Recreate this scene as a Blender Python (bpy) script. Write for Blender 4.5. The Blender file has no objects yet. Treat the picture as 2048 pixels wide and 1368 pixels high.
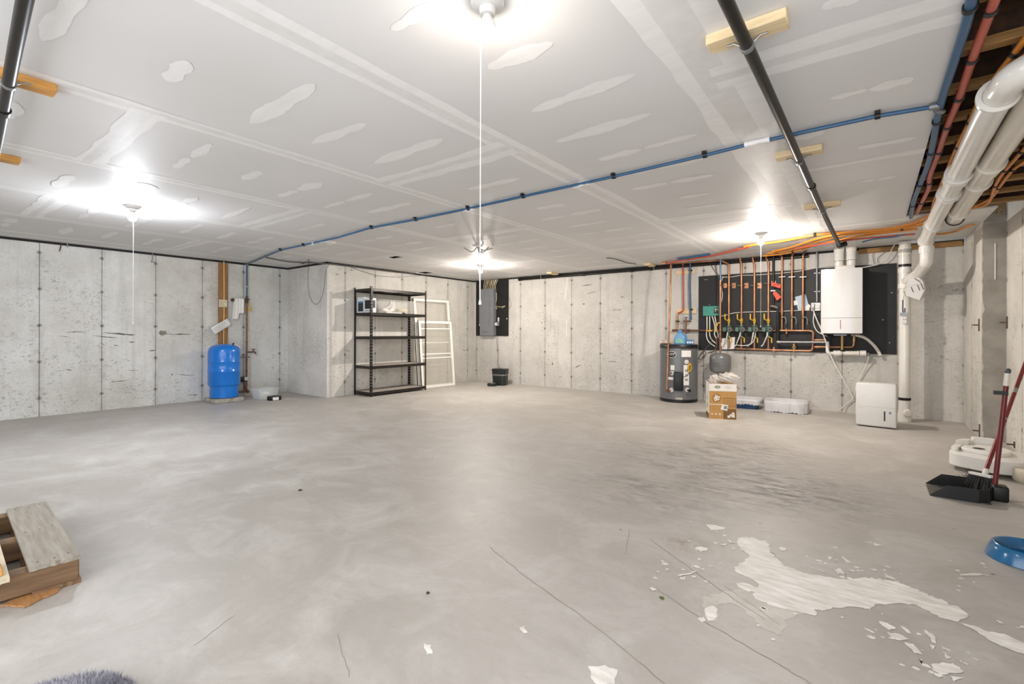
import bpy, bmesh, math, random
from math import sin, cos, pi, radians
from mathutils import Vector, Matrix
random.seed(7); EXPOSURE = 0.8; WORLD = 2.2
SC = bpy.context.scene
COL = SC.collection
# ---------------------------------------------------------------- camera model
FPX, YAW, V0, ROLL, HC = 943.5, .6525, 664., -.0027, 1.0825
SY, CY = sin(YAW), cos(YAW)
def ray(u, v):
    a, b = u - 1024, v - 684
    a, b = a*cos(ROLL) - b*sin(ROLL), a*sin(ROLL) + b*cos(ROLL)
    a /= FPX
    return Vector((-SY + a*CY, CY + a*SY, -(b - (V0 - 684))/FPX))
CAM = Vector((0, 0, HC))
def at(u, v, k): return CAM + ray(u, v)*k
def onz(u, v, z=0.): return at(u, v, (z - HC)/ray(u, v).z)
def onx(u, v, x): return at(u, v, x/ray(u, v).x)
def ony(u, v, y): return at(u, v, y/ray(u, v).y)
def dep(p): return -SY*p[0] + CY*p[1]
# ---------------------------------------------------------------- room numbers
ZC = 2.22                      # underside of the drywall ceiling
XL, XB, YB, XE = -8.345, -7.08, 7.866, .259
YF = 4.287                     # face of the wall return
XR, XN, YJ = .875, 1.05, 6.663 # far right wall, near right wall, step between them
YR = -1.6
# ---------------------------------------------------------------- colour + materials
def lin(c):
    if isinstance(c, str):
        c = c.lstrip('#'); c = [int(c[i:i+2], 16)/255 for i in (0, 2, 4)]
    return tuple((x/12.92 if x <= .04045 else ((x+.055)/1.055)**2.4) for x in c) + (1.,)
class NT:
    def __init__(s, name):
        s.m = bpy.data.materials.new(name); s.m.use_nodes = True
        s.t = s.m.node_tree; s.n = s.t.nodes; s.l = s.t.links
        s.b = s.n['Principled BSDF']
        s.co = s.n.new('ShaderNodeTexCoord').outputs['Object']
    def set(s, k, v):
        if hasattr(v, 'is_output'): s.l.new(v, s.b.inputs[k])
        else: s.b.inputs[k].default_value = v
    def _in(s, sock, v):
        if v is None: return
        if hasattr(v, 'is_output'): s.l.new(v, sock)
        else: sock.default_value = v
    def math(s, op, a, b=None, c=None):
        n = s.n.new('ShaderNodeMath'); n.operation = op
        for i, v in enumerate((a, b, c)): s._in(n.inputs[i], v)
        return n.outputs[0]
    def vscale(s, vec, sc):
        n = s.n.new('ShaderNodeMapping'); s.l.new(vec, n.inputs[0]); n.inputs['Scale'].default_value = sc
        return n.outputs[0]
    def noise(s, scale, detail=4, rough=.6, vec=None, dist=0):
        n = s.n.new('ShaderNodeTexNoise'); s.l.new(vec or s.co, n.inputs['Vector'])
        n.inputs['Scale'].default_value = scale; n.inputs['Detail'].default_value = detail
        n.inputs['Roughness'].default_value = rough; n.inputs['Distortion'].default_value = dist
        return n.outputs['Fac']
    def voro(s, scale, vec=None):
        n = s.n.new('ShaderNodeTexVoronoi'); s.l.new(vec or s.co, n.inputs['Vector']); n.inputs['Scale'].default_value = scale
        return n.outputs['Distance']
    def ramp(s, v, a, b, x=0., y=1.):
        n = s.n.new('ShaderNodeMapRange'); s._in(n.inputs[0], v)
        for i, q in zip((1, 2, 3, 4), (a, b, x, y)): n.inputs[i].default_value = q
        return n.outputs[0]
    def mix(s, f, a, b, mode='MIX'):
        n = s.n.new('ShaderNodeMix'); n.data_type = 'RGBA'; n.blend_type = mode
        s._in(n.inputs[0], f); s._in(n.inputs[6], a); s._in(n.inputs[7], b)
        return n.outputs[2]
    def sep(s):
        n = s.n.new('ShaderNodeSeparateXYZ'); s.l.new(s.co, n.inputs[0]); return n.outputs
    def bump(s, h, strength=.3, dist=.01):
        n = s.n.new('ShaderNodeBump'); s.l.new(h, n.inputs['Height'])
        n.inputs['Strength'].default_value = strength; n.inputs['Distance'].default_value = dist
        s.l.new(n.outputs[0], s.b.inputs['Normal'])
def mat(name, col, rough=.5, metal=0., var=.08, scale=12., bump=0., trans=0., alpha=1., emit=0., col2=None, coat=0., stretch=None, ior=None):
    t = NT(name); c = lin(col)
    vec = t.vscale(t.co, stretch) if stretch else None
    if var or col2:
        c2 = lin(col2) if col2 else tuple(max(0, x*(1 - var*3)) for x in c[:3]) + (1,)
        f = t.noise(scale, 5, .6, vec)
        t.set('Base Color', t.mix(t.ramp(f, .35, .7), c, c2))
    else: t.set('Base Color', c)
    t.set('Roughness', rough); t.set('Metallic', metal)
    if bump: t.bump(t.noise(scale*3, 4, .6, vec), bump, .004)
    if trans: t.set('Transmission Weight', trans)
    if alpha < 1: t.set('Alpha', alpha)
    if ior: t.set('IOR', ior)
    if coat: t.set('Coat Weight', coat); t.set('Coat Roughness', .15)
    if emit:
        t.set('Emission Color', c); t.set('Emission Strength', emit)
    return t.m
# ---------------------------------------------------------------- mesh builder
def V3(p): return Vector(p)
def frame(d):
    d = V3(d).normalized()
    a = Vector((0, 0, 1)) if abs(d.z) < .95 else Vector((1, 0, 0))
    x = d.cross(a).normalized(); return x, d.cross(x).normalized()
def smooth_path(pts, n=6):
    P = [V3(p) for p in pts]
    if len(P) < 3: return P
    out = []
    for i in range(len(P)-1):
        p0 = P[i-1] if i else P[0]*2 - P[1]
        p1, p2 = P[i], P[i+1]
        p3 = P[i+2] if i+2 < len(P) else P[-1]*2 - P[-2]
        for k in range(n):
            t = k/n
            out.append(.5*((2*p1) + (p2-p0)*t + (2*p0-5*p1+4*p2-p3)*t*t + (3*p1-p0-3*p2+p3)*t**3))
    return out + [P[-1]]
def round_path(pts, r, n=5):
    P = [V3(p) for p in pts]; out = [P[0]]
    for i in range(1, len(P)-1):
        a, b, c = P[i-1], P[i], P[i+1]
        k = min(r, (a-b).length*.49, (c-b).length*.49)
        p, q = b + (a-b).normalized()*k, b + (c-b).normalized()*k
        for j in range(n+1):
            t = j/n; out.append(p*(1-t)**2 + b*2*t*(1-t) + q*t*t)
    return out + [P[-1]]
class M:
    """collects shapes into ONE mesh; o = origin to subtract (world coordinates in)"""
    def __init__(s, o=(0, 0, 0)): s.v, s.f, s.mi, s.o, s.cur = [], [], [], V3(o), 0
    def slot(s, i): s.cur = i; return s
    def add(s, vs, fs):
        b = len(s.v); s.v += [V3(p) - s.o for p in vs]
        for f in fs: s.f.append([i + b for i in f]); s.mi.append(s.cur)
        return s
    def box(s, lo, hi, R=None, c=None):
        x0, y0, z0 = lo; x1, y1, z1 = hi
        vs = [V3(p) for p in ((x0,y0,z0),(x1,y0,z0),(x1,y1,z0),(x0,y1,z0),(x0,y0,z1),(x1,y0,z1),(x1,y1,z1),(x0,y1,z1))]
        if R is not None: vs = [R @ p + V3(c or (0,0,0)) for p in vs]
        return s.add(vs, [(0,3,2,1),(4,5,6,7),(0,1,5,4),(1,2,6,5),(2,3,7,6),(3,0,4,7)])
    def rbox(s, lo, hi, r=.01, seg=2, R=None, c=None):
        bm = bmesh.new(); bmesh.ops.create_cube(bm, size=1)
        for v in bm.verts:
            v.co = Vector([lo[i] + (v.co[i]+.5)*(hi[i]-lo[i]) for i in range(3)])
        bmesh.ops.bevel(bm, geom=bm.edges[:], offset=r, segments=seg, profile=.5, affect='EDGES')
        return s.bm(bm, R, c)
    def bm(s, bm, R=None, c=None):
        bm.verts.index_update(); vs = [v.co.copy() for v in bm.verts]
        if R is not None: vs = [R @ p + V3(c or (0,0,0)) for p in vs]
        s.add(vs, [[v.index for v in f.verts] for f in bm.faces]); bm.free(); return s
    def cyl(s, a, b, r, r2=None, seg=16, cap=True):
        a, b = V3(a), V3(b); x, y = frame(b - a); r2 = r if r2 is None else r2
        vs = [a + (x*cos(2*pi*i/seg) + y*sin(2*pi*i/seg))*r for i in range(seg)]
        vs += [b + (x*cos(2*pi*i/seg) + y*sin(2*pi*i/seg))*r2 for i in range(seg)]
        fs = [(i, (i+1) % seg, seg+(i+1) % seg, seg+i) for i in range(seg)]
        if cap: fs += [tuple(range(seg))[::-1], tuple(range(seg, 2*seg))]
        return s.add(vs, fs)
    def ring(s, a, b, r, t, seg=20):
        a, b = V3(a), V3(b); x, y = frame(b - a); vs = []
        for p, q in ((a, r), (b, r), (b, r+t), (a, r+t)):
            vs += [p + (x*cos(2*pi*i/seg) + y*sin(2*pi*i/seg))*q for i in range(seg)]
        fs = []
        for k in range(4):
            j = (k+1) % 4
            fs += [(k*seg+i, k*seg+(i+1) % seg, j*seg+(i+1) % seg, j*seg+i) for i in range(seg)]
        return s.add(vs, fs)
    def tube(s, pts, r, seg=8, cap=True):
        P = [V3(p) for p in pts]; P = [p for i, p in enumerate(P) if i == 0 or (p - P[i-1]).length > 1e-6]
        n = len(P); T = [(P[min(i+1, n-1)] - P[max(i-1, 0)]).normalized() for i in range(n)]
        x, y = frame(T[0]); vs = []
        for i in range(n):
            if i:
                q = T[i-1].rotation_difference(T[i]); x = q @ x
                x = (x - T[i]*x.dot(T[i])).normalized(); y = T[i].cross(x)
            rr = r[i] if isinstance(r, (list, tuple)) else r
            vs += [P[i] + (x*cos(2*pi*k/seg) + y*sin(2*pi*k/seg))*rr for k in range(seg)]
        fs = [(i*seg+k, i*seg+(k+1) % seg, (i+1)*seg+(k+1) % seg, (i+1)*seg+k) for i in range(n-1) for k in range(seg)]
        if cap: fs += [tuple(range(seg))[::-1], tuple((n-1)*seg + k for k in range(seg))]
        return s.add(vs, fs)
    def lathe(s, prof, c=(0, 0, 0), axis=(0, 0, 1), seg=32, cap=True, sx=1., sy=1.):
        c = V3(c); z = V3(axis).normalized()
        if abs(z.z) > .99: x, y = Vector((1, 0, 0)), Vector((0, 1, 0))*(1 if z.z > 0 else -1)
        else: x, y = frame(z)
        vs = []
        for r, h in prof:
            vs += [c + z*h + (x*cos(2*pi*i/seg)*sx + y*sin(2*pi*i/seg)*sy)*r for i in range(seg)]
        n = len(prof)
        fs = [(k*seg+i, k*seg+(i+1) % seg, (k+1)*seg+(i+1) % seg, (k+1)*seg+i) for k in range(n-1) for i in range(seg)]
        if cap:
            if prof[0][0] > 1e-5: fs.append(tuple(range(seg))[::-1])
            if prof[-1][0] > 1e-5: fs.append(tuple((n-1)*seg+i for i in range(seg)))
        return s.add(vs, fs)
    def ball(s, c, r, seg=16, sc=(1, 1, 1)):
        n = seg//2; c = V3(c); vs = [c + Vector((0, 0, -r*sc[2]))]; fs = []
        for k in range(1, n):
            a = -pi/2 + pi*k/n
            vs += [c + Vector((cos(a)*cos(2*pi*i/seg)*r*sc[0], cos(a)*sin(2*pi*i/seg)*r*sc[1], sin(a)*r*sc[2])) for i in range(seg)]
        vs.append(c + Vector((0, 0, r*sc[2])))
        fs += [(0, 1+(i+1) % seg, 1+i) for i in range(seg)]
        for k in range(n-2):
            b = 1 + k*seg; fs += [(b+i, b+(i+1) % seg, b+seg+(i+1) % seg, b+seg+i) for i in range(seg)]
        b = 1 + (n-2)*seg; fs += [(b+i, b+(i+1) % seg, len(vs)-1) for i in range(seg)]
        return s.add(vs, fs)
    def prism(s, poly, d):
        P = [V3(p) for p in poly]; d = V3(d); n = len(P)
        return s.add(P + [p + d for p in P], [tuple(range(n))[::-1], tuple(range(n, 2*n))] + [(i, (i+1) % n, n+(i+1) % n, n+i) for i in range(n)])
    def poly(s, pts): return s.add(pts, [tuple(range(len(pts)))])
    def grid(s, fn, nu, nv, th=0.):
        vs = [V3(fn(i/nu, j/nv)) for j in range(nv+1) for i in range(nu+1)]; w = nu+1
        return s.add(vs, [(j*w+i, j*w+i+1, (j+1)*w+i+1, (j+1)*w+i) for j in range(nv) for i in range(nu)])
    def build(s, name, m, parent=None, smooth=True, ang=38):
        me = bpy.data.meshes.new(name); me.from_pydata([tuple(p) for p in s.v], [], s.f)
        for mm in (m if isinstance(m, (list, tuple)) else [m]): me.materials.append(mm)
        if isinstance(m, (list, tuple)): me.polygons.foreach_set('material_index', s.mi)
        me.validate(); me.update()
        if smooth:
            me.shade_smooth(); me.set_sharp_from_angle(angle=radians(ang))
        o = bpy.data.objects.new(name, me); COL.objects.link(o)
        if parent is not None: o.parent = parent
        return o
def recalc(o):
    bm = bmesh.new(); bm.from_mesh(o.data); bmesh.ops.recalc_face_normals(bm, faces=bm.faces[:]); bm.to_mesh(o.data); bm.free()
    return o
def thing(name, label, cat, loc=(0, 0, 0), rz=0., group=None):
    o = bpy.data.objects.new(name, None); COL.objects.link(o); o.empty_display_size = .05
    o.location = loc; o.rotation_euler = (0, 0, rz); return tag(o, label, cat, group)
def tag(o, label, cat, group=None, kind=None):
    o['label'] = label; o['category'] = cat
    if group: o['group'] = group
    if kind: o['kind'] = kind
    return o
def struct(o): o['kind'] = 'structure'; return o
def copytree(o, parent=None):
    c = o.copy(); COL.objects.link(c)
    if parent is not None: c.parent = parent
    for ch in list(o.children): copytree(ch, c)
    return c
def text_mesh(txt, size, ext, m, name, parent, R, c, align='CENTER'):
    cu = bpy.data.curves.new(name, 'FONT'); cu.body = txt; cu.size = size; cu.extrude = ext; cu.align_x = align; cu.align_y = 'CENTER'
    to = bpy.data.objects.new(name, cu); COL.objects.link(to); bpy.context.view_layer.update()
    me = bpy.data.meshes.new_from_object(to.evaluated_get(bpy.context.evaluated_depsgraph_get()))
    bpy.data.objects.remove(to); me.transform(Matrix.Translation(V3(c)) @ R.to_4x4())
    me.materials.clear(); me.materials.append(m)
    o = bpy.data.objects.new(name, me); COL.objects.link(o); o.parent = parent; return o
def RZ(a): return Matrix.Rotation(a, 3, 'Z')
def RX(a): return Matrix.Rotation(a, 3, 'X')
def RY(a): return Matrix.Rotation(a, 3, 'Y')
def basis(x, y, z): return Matrix((x, y, z)).transposed()
# ---------------------------------------------------------------- shared materials
def concrete_wall(name, axis, off, base='#bcb8af', dark='#8d8a82', seam=True, tint=1.):
    t = NT(name); X = t.sep()
    big = t.noise(.8, 5, .65); mid = t.noise(3.5, 6, .7, dist=.4); fine = t.noise(40, 3, .7)
    streak = t.noise(1., 5, .7, t.vscale(t.co, (9, 9, .45)))
    c = t.mix(t.ramp(big, .35, .68), lin(base), lin('#bbb8b0'))
    c = t.mix(t.ramp(mid, .45, .8, 0, .55), c, lin('#e2dfd8'))
    c = t.mix(t.ramp(streak, .52, .8, 0, .6), c, lin(dark))
    c = t.mix(t.ramp(fine, .3, .75, 0, .22), c, lin('#8f8c84'))
    # bug holes: small dark pits, denser low on the pour
    pit = t.voro(26., t.vscale(t.co, (1, 1, .8)))
    dens = t.noise(2.2, 3, .5)
    gate = t.math('ADD', dens, t.ramp(X[2], 0, 2.2, .10, -.13))
    pm = t.math('MULTIPLY', t.ramp(pit, .10, .18, 1, 0), t.ramp(gate, .48, .60, 0, .7))
    mot = t.noise(14, 5, .75, t.vscale(t.co, (1, 1, 2.2)))
    mm = t.math('MULTIPLY', t.ramp(mot, .55, .67, 0, .7), t.ramp(gate, .40, .60, 0, 1))
    c = t.mix(mm, c, lin('#77736b')); c = t.mix(pm, c, lin('#4b4843'))
    h = t.math('SUBTRACT', t.math('MULTIPLY', fine, .25), pm)
    if seam:
        u = t.math('DIVIDE', t.math('SUBTRACT', X[axis], off), .607)
        fr = t.math('FRACT', t.math('ADD', u, 100.5))
        d = t.math('ABSOLUTE', t.math('SUBTRACT', fr, .5))           # 0 on the form joint
        wob = t.ramp(t.noise(7, 3, .6), 0, 1, .0035, .0105)
        line = t.math('LESS_THAN', d, wob)
        soft = t.math('MULTIPLY', t.ramp(d, 0, .10, .45, 0), t.ramp(t.noise(3, 4, .7), .4, .7, 0, 1))
        zt = t.math('ABSOLUTE', t.math('SUBTRACT', t.math('FRACT', t.math('DIVIDE', X[2], .46)), .5))
        rad = t.math('SQRT', t.math('ADD', t.math('POWER', t.math('MULTIPLY', d, .607), 2.), t.math('POWER', t.math('MULTIPLY', zt, .46), 2.)))
        tie = t.ramp(t.math('ADD', rad, t.ramp(t.noise(30, 3, .6), 0, 1, -.012, .012)), .008, .03, .85, 0)
        tone = t.n.new('ShaderNodeTexWhiteNoise'); tone.noise_dimensions = '1D'
        t.l.new(t.math('FLOOR', t.math('ADD', u, 100.)), tone.inputs['W'])
        c = t.mix(t.math('MULTIPLY', tone.outputs[0], .22), c, lin('#b5b3ab'))
        c = t.mix(soft, c, lin('#85827a')); c = t.mix(t.math('MULTIPLY', line, .75), c, lin('#5a5750')); c = t.mix(tie, c, lin('#58544d'))
        h = t.math('SUBTRACT', h, t.math('MULTIPLY', line, .8))
    t.set('Base Color', c); t.set('Roughness', .82); t.set('Specular IOR Level', .25); t.bump(h, .35, .006)
    return t.m
def concrete_floor():
    t = NT('floor_concrete')
    big = t.noise(.55, 6, .62, dist=.6); mid = t.noise(2.6, 7, .68, dist=.8); fine = t.noise(22, 5, .7)
    c = t.mix(t.ramp(big, .34, .68), lin('#b4afa9'), lin('#a49f97'))
    c = t.mix(t.ramp(mid, .44, .72, 0, .75), c, lin('#c7c4bf'))
    c = t.mix(t.ramp(fine, .5, .8, 0, .3), c, lin('#958d82'))
    trowel = t.noise(3, 6, .75, t.vscale(t.co, (.5, 3.2, 1)), .5)
    c = t.mix(t.ramp(trowel, .5, .74, 0, .5), c, lin('#a39d95'))
    # scuffed, blackened traffic stain in the middle of the slab
    def blob(x, y, r0, r1, sx=1., sy=1.):
        X = t.sep()
        dx = t.math('MULTIPLY', t.math('SUBTRACT', X[0], x), sx); dy = t.math('MULTIPLY', t.math('SUBTRACT', X[1], y), sy)
        return t.ramp(t.math('SQRT', t.math('ADD', t.math('MULTIPLY', dx, dx), t.math('MULTIPLY', dy, dy))), r0, r1, 1, 0)
    rot = t.n.new('ShaderNodeMapping'); t.l.new(t.co, rot.inputs[0]); rot.inputs['Rotation'].default_value = (0, 0, -YAW); rot.inputs['Scale'].default_value = (1., 2.6, 1.)
    marks = t.noise(5., 10, .78, rot.outputs[0], .25)
    for p, q, r0, r1, k in (((1420, 930), None, .1, 1.25, .75), ((1590, 985), None, .08, .66, .95), ((1300, 985), None, .05, .7, .6), ((1480, 890), None, .05, .6, .75)):
        w = onz(*p)
        c = t.mix(t.math('MULTIPLY', t.math('MULTIPLY', blob(w.x, w.y, r0, r1), t.math('MULTIPLY', t.ramp(marks, .42, .62), t.ramp(mid, .34, .52))), k), c, lin('#57524c'))
    w = onz(1375, 1088)
    c = t.mix(t.math('MULTIPLY', blob(w.x, w.y, .02, .14), t.ramp(t.noise(20, 5, .7), .42, .6, 0, .7)), c, lin('#8b7a63'))
    speck = t.voro(3.1); c = t.mix(t.math('MULTIPLY', t.ramp(speck, .018, .03, 1, 0), .8), c, lin('#5d574e'))
    t.set('Base Color', c); t.set('Roughness', t.ramp(mid, .3, .8, .42, .62)); t.set('Specular IOR Level', .4); t.bump(fine, .06, .004)
    return t.m
MT = {}
def mk():
    D = MT
    D['paper'] = None
    t = NT('drywall_paper')
    f = t.noise(.9, 3, .5); t.set('Base Color', t.mix(t.ramp(f, .35, .7), lin('#dbdad9'), lin('#d4d3d1')))
    t.set('Roughness', .56); t.set('Specular IOR Level', .2); D['paper'] = t.m
    t = NT('joint_compound')
    f = t.noise(5, 5, .7, t.vscale(t.co, (1, 4, 1))); t.set('Base Color', t.mix(t.ramp(f, .35, .7), lin('#ecebea'), lin('#e4e3e1')))
    t.set('Roughness', .55); t.set('Specular IOR Level', .35); D['mud'] = t.m
    D['mud2'] = mat('joint_compound_edge', '#e0dfdd', .5, var=.03)
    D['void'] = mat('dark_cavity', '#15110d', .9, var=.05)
    D['spill'] = mat('dried_plaster', '#f1efea', .6, var=.0, scale=9, col2='#cbc4ba', stretch=(1, 4, 1))
    D['spill2'] = mat('thin_plaster_wash', '#cdc8c0', .6, var=.0, scale=9, col2='#b9b3a9')
    D['crack'] = mat('crack_dark', '#6a665f', .9, var=.1)
    D['crack2'] = mat('hairline', '#a1998d', .9, var=.1)
    D['stain'] = mat('wall_stain', '#8a8577', .9, var=.1, scale=25)
    D['rubber'] = mat('black_foam', '#23211f', .8, var=.1)
    D['blackiron'] = mat('black_iron', '#2b2825', .38, .55, var=.12, scale=30)
    D['galv'] = mat('galvanized', '#97999a', .45, .7, var=.06)
    D['steel'] = mat('zinc_steel', '#9b9a97', .4, .8, var=.08)
    D['copper'] = mat('copper', '#bd8a66', .36, .75, var=.0, scale=9, col2='#8a6046', stretch=(1, 1, .5))
    D['oldcopper'] = mat('aged_copper', '#8c6552', .45, .7, var=.12, scale=14)
    D['brass'] = mat('brass', '#a58a5e', .35, .8, var=.1)
    D['yellow'] = mat('yellow_grip', '#d0a51f', .45, var=.04)
    D['green'] = mat('pump_green', '#4e6f62', .42, var=.06)
    D['teal'] = mat('controller_teal', '#3b8b7b', .4, var=.03)
    D['black'] = mat('black_plastic', '#101010', .42, var=.05)
    D['blackpaint'] = mat('black_enamel', '#241f1c', .38, .2, var=.08)
    D['white'] = mat('white_plastic', '#d4d2ce', .32, var=.015)
    D['pvc'] = mat('white_pvc', '#dddad3', .22, var=.015, coat=.25)
    D['pvc2'] = mat('clearish_pvc', '#dcd6c9', .25, var=.02, coat=.2)
    D['boiler'] = mat('boiler_enamel', '#cccbc9', .22, var=.008, coat=.3)
    D['pexb'] = mat('blue_pex', '#2d587c', .35, var=.05)
    D['pexr'] = mat('red_pex', '#b2523f', .35, var=.05)
    D['pexo'] = mat('orange_pex', '#d98a2f', .35, var=.05)
    D['wood'] = mat('pine_wood', '#e4d1ab', .6, var=0, scale=5, col2='#d0b68a', stretch=(1, 12, 12), bump=.1)
    D['wood2'] = mat('amber_pine', '#d8a254', .55, var=0, scale=5, col2='#b9813b', stretch=(12, 1, 12), bump=.1)
    D['plank'] = mat('fir_plank', '#a5763f', .6, var=0, scale=4, col2='#7f5527', stretch=(12, 12, 1), bump=.15)
    D['joist'] = mat('joist_lumber', '#a37c47', .6, var=0, scale=5, col2='#80592c', stretch=(1, 14, 14), bump=.1)
    D['osb'] = mat('osb_brown', '#4c2f1a', .7, var=0, scale=18, col2='#2b190d', bump=.2)
    D['board'] = mat('black_plywood', '#1a1817', .6, var=0, scale=11, col2='#0f0e0d', bump=.3, stretch=(1, 1, .6))
    D['paperw'] = mat('white_paper', '#e8e6e1', .7, var=.02)
    D['ink'] = mat('ink_dark', '#33312f', .6, var=0)
    D['inkg'] = mat('ink_grey', '#9a9894', .6, var=0)
    D['cablew'] = mat('white_cable', '#d8d5cd', .45, var=.02)
    D['cableg'] = mat('grey_cable', '#56534f', .5, var=.04)
    D['cabley'] = mat('cream_cable', '#d8c9a0', .5, var=.06)
    D['tank'] = mat('blue_tank_enamel', '#0a74d2', .25, var=.02, coat=.3)
    D['greytank'] = mat('grey_enamel', '#6f706f', .35, var=.03, coat=.1)
    D['greypanel'] = mat('panel_grey', '#7d8083', .4, var=.03)
    D['cord'] = mat('pull_cord', '#efece6', .6, var=.02)
    D['rust'] = mat('rusty_iron', '#6b5343', .75, .3, var=.15, scale=60)
mk()
# =============================================================== THE ROOM SHELL
WLEFT = concrete_wall('concrete_left', 1, 1.107, '#e8e9e6', '#b8b8b3')
WSIDE = concrete_wall('concrete_return', 1, 4.618, '#e7e4de', '#b4b0a8')
WBACK = concrete_wall('concrete_back', 0, -5.791, '#dad6d0', '#a6a29c')
WRIGHT = concrete_wall('concrete_right', 1, 7.25, '#e2ddd4', '#a9a399')
FLOOR = concrete_floor()
def jag(pts, n=4, amp=.012, seed=None):
    """adds irregular points along a closed outline lying in a horizontal plane"""
    rnd = random.Random(seed if seed is not None else len(pts)); out = []
    for i in range(len(pts)):
        a, b = V3(pts[i]), V3(pts[(i+1) % len(pts)])
        d = b - a; nrm = Vector((-d.y, d.x, 0)); nrm = nrm.normalized() if nrm.length > 1e-9 else nrm
        for k in range(n):
            out.append(a + d*(k/n) + nrm*rnd.uniform(-amp, amp)*(1 if k else .4))
    return out
def flat(m, pts, z, up=True):
    P = [Vector((p[0], p[1], z)) for p in pts]
    ar = sum(P[i].x*P[(i+1) % len(P)].y - P[(i+1) % len(P)].x*P[i].y for i in range(len(P)))
    if (ar > 0) != up: P.reverse()
    m.poly(P)
# ---- floor with dried plaster spills
fl = M(); fl.slot(0).box((-8.6, YR-.2, -.12), (1.3, 8.1, 0))
def px(pts, ox, oy, sc): return [onz(ox + x/sc, oy + y/sc) for x, y in pts]
SP = (1300, 1000, 2.738)
wash = [(440,500),(560,470),(700,540),(860,600),(760,650),(720,740),(620,700),(560,640),(440,560),(370,575),(370,640),(330,665),(300,610),(285,545),(350,515)]
fl.slot(2); flat(fl, jag(px(wash, *SP), 5, .012, 3), .0006)
main = [(480,212),(520,205),(560,205),(600,222),(640,225),(652,250),(660,270),(680,310),(700,330),(735,362),(790,380),(850,400),(960,420),(1060,436),(1180,425),(1250,432),(1300,440),(1345,440),(1400,470),(1460,490),(1500,510),(1560,535),(1610,552),(1650,585),(1700,600),(1742,640),(1690,667),(1600,650),(1540,620),(1480,585),(1440,572),(1330,565),(1230,572),(1205,605),(1170,590),(1110,587),(1000,590),(950,605),(900,598),(912,632),(860,625),(760,600),(660,580),(640,562),(590,545),(560,520),(610,505),(540,503),(490,480),(470,452),(520,455),(590,480),(580,450),(520,420),(465,392),(458,370),(500,345),(545,305),(520,280),(490,270),(482,240)]
fl.slot(1); flat(fl, jag(px(main, *SP), 4, .008, 5), .0012)
others = [[(310,135),(360,140),(412,152),(400,165),(330,165)], [(243,262),(285,255),(318,266),(310,280),(275,284)], [(570,168),(620,166),(622,172),(575,174)],
 [(300,600),(345,580),(372,600),(370,640),(345,665),(315,660)], [(262,650),(295,640),(305,660),(290,672)], [(705,262),(735,260),(748,275),(720,282)],
 [(1170,228),(1280,238),(1200,236)], [(1695,410),(1800,402),(1872,418),(1830,412),(1705,415)], [(640,270),(730,330),(690,310)],
 [(1010,385),(1040,375),(1065,400),(1030,408)], [(915,378),(985,400),(950,398)], [(970,300),(1000,320),(985,335)], [(1050,305),(1105,345),(1070,340)],
 [(1200,378),(1245,382),(1225,390)], [(1280,400),(1350,440),(1290,425)], [(1170,700),(1245,735),(1205,722)],
 [(1255,665),(1300,680),(1350,705),(1310,715),(1270,690)], [(1300,725),(1360,735),(1420,765),(1365,772),(1320,755)], [(1370,690),(1400,700),(1440,740),(1405,730)],
 [(1390,780),(1440,790),(1495,850),(1450,840)], [(1500,712),(1550,735),(1565,790),(1540,775)], [(1535,790),(1560,800),(1545,822)], [(1595,800),(1650,825),(1600,815)], [(1600,830),(1650,865),(1620,870)],
 [(1475,870),(1495,880),(1482,905)], [(1535,900),(1600,890),(1660,895),(1700,920),(1720,945),(1640,950),(1590,960),(1545,930)], [(1530,935),(1620,970),(1580,975)], [(1640,965),(1720,975),(1660,995)], [(1700,880),(1745,905),(1715,900)],
 [(1700,675),(1780,690),(1850,722),(1940,735),(2000,765),(2060,790),(2060,850),(1980,825),(1900,790),(1850,765),(1790,725)], [(1615,572),(1690,585),(1745,640),(1690,620)], [(1900,660),(1950,680),(1915,678)], [(2000,700),(2048,690),(2048,705)],
 [(150,415),(225,400),(270,385),(200,415)], [(85,375),(102,378),(88,390)], [(0,480),(40,490),(10,500)], [(1040,638),(1062,645),(1045,648)], [(425,218),(465,235),(440,238)], [(385,245),(425,240),(410,252)]]
for k, q in enumerate(others): flat(fl, jag(px(q, *SP), 3, .005, 20+k), .0011 + .00003*k)
rnd = random.Random(11)
for k in range(90):
    x, y = rnd.choice(((300, 250), (200, 400), (1000, 350), (1350, 730), (1600, 900), (700, 650), (1100, 400), (1650, 430)))
    c = onz(1300 + (x + rnd.gauss(0, 130))/2.738, 1000 + (y + rnd.gauss(0, 55))/2.738); r = rnd.uniform(.004, .014)
    flat(fl, [(c.x + r*cos(a)*rnd.uniform(.4, 1.5), c.y + r*sin(a)*rnd.uniform(.4, 1.2)) for a in (0, 1, 2, 3, 4, 5)], .001)
for q in ([(1175,1333),(1210,1331),(1235,1340),(1230,1368),(1190,1368)], [(848,1288),(862,1290),(866,1306),(855,1310)], [(1745,1086),(1768,1090),(1750,1092)], [(1040,1255),(1048,1252),(1055,1265),(1048,1268)]):
    flat(fl, jag([onz(*p) for p in q], 3, .006, 77), .001)
fl.slot(3)   # hairline cracks and saw marks
def crack(m, pix, w, z=.0008):
    P = [onz(*p) for p in pix]; d = random.Random(int(pix[0][0]))
    Q = []
    for i in range(len(P)-1):
        for k in range(8): Q.append(P[i].lerp(P[i+1], k/8) + Vector((d.uniform(-1, 1), d.uniform(-1, 1), 0))*.004)
    Q.append(P[-1])
    for i in range(len(Q)-1):
        t = (Q[i+1]-Q[i]).normalized(); n = Vector((-t.y, t.x, 0))*w
        flat(m, [Q[i]-n, Q[i+1]-n, Q[i+1]+n, Q[i]+n], z)
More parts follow.
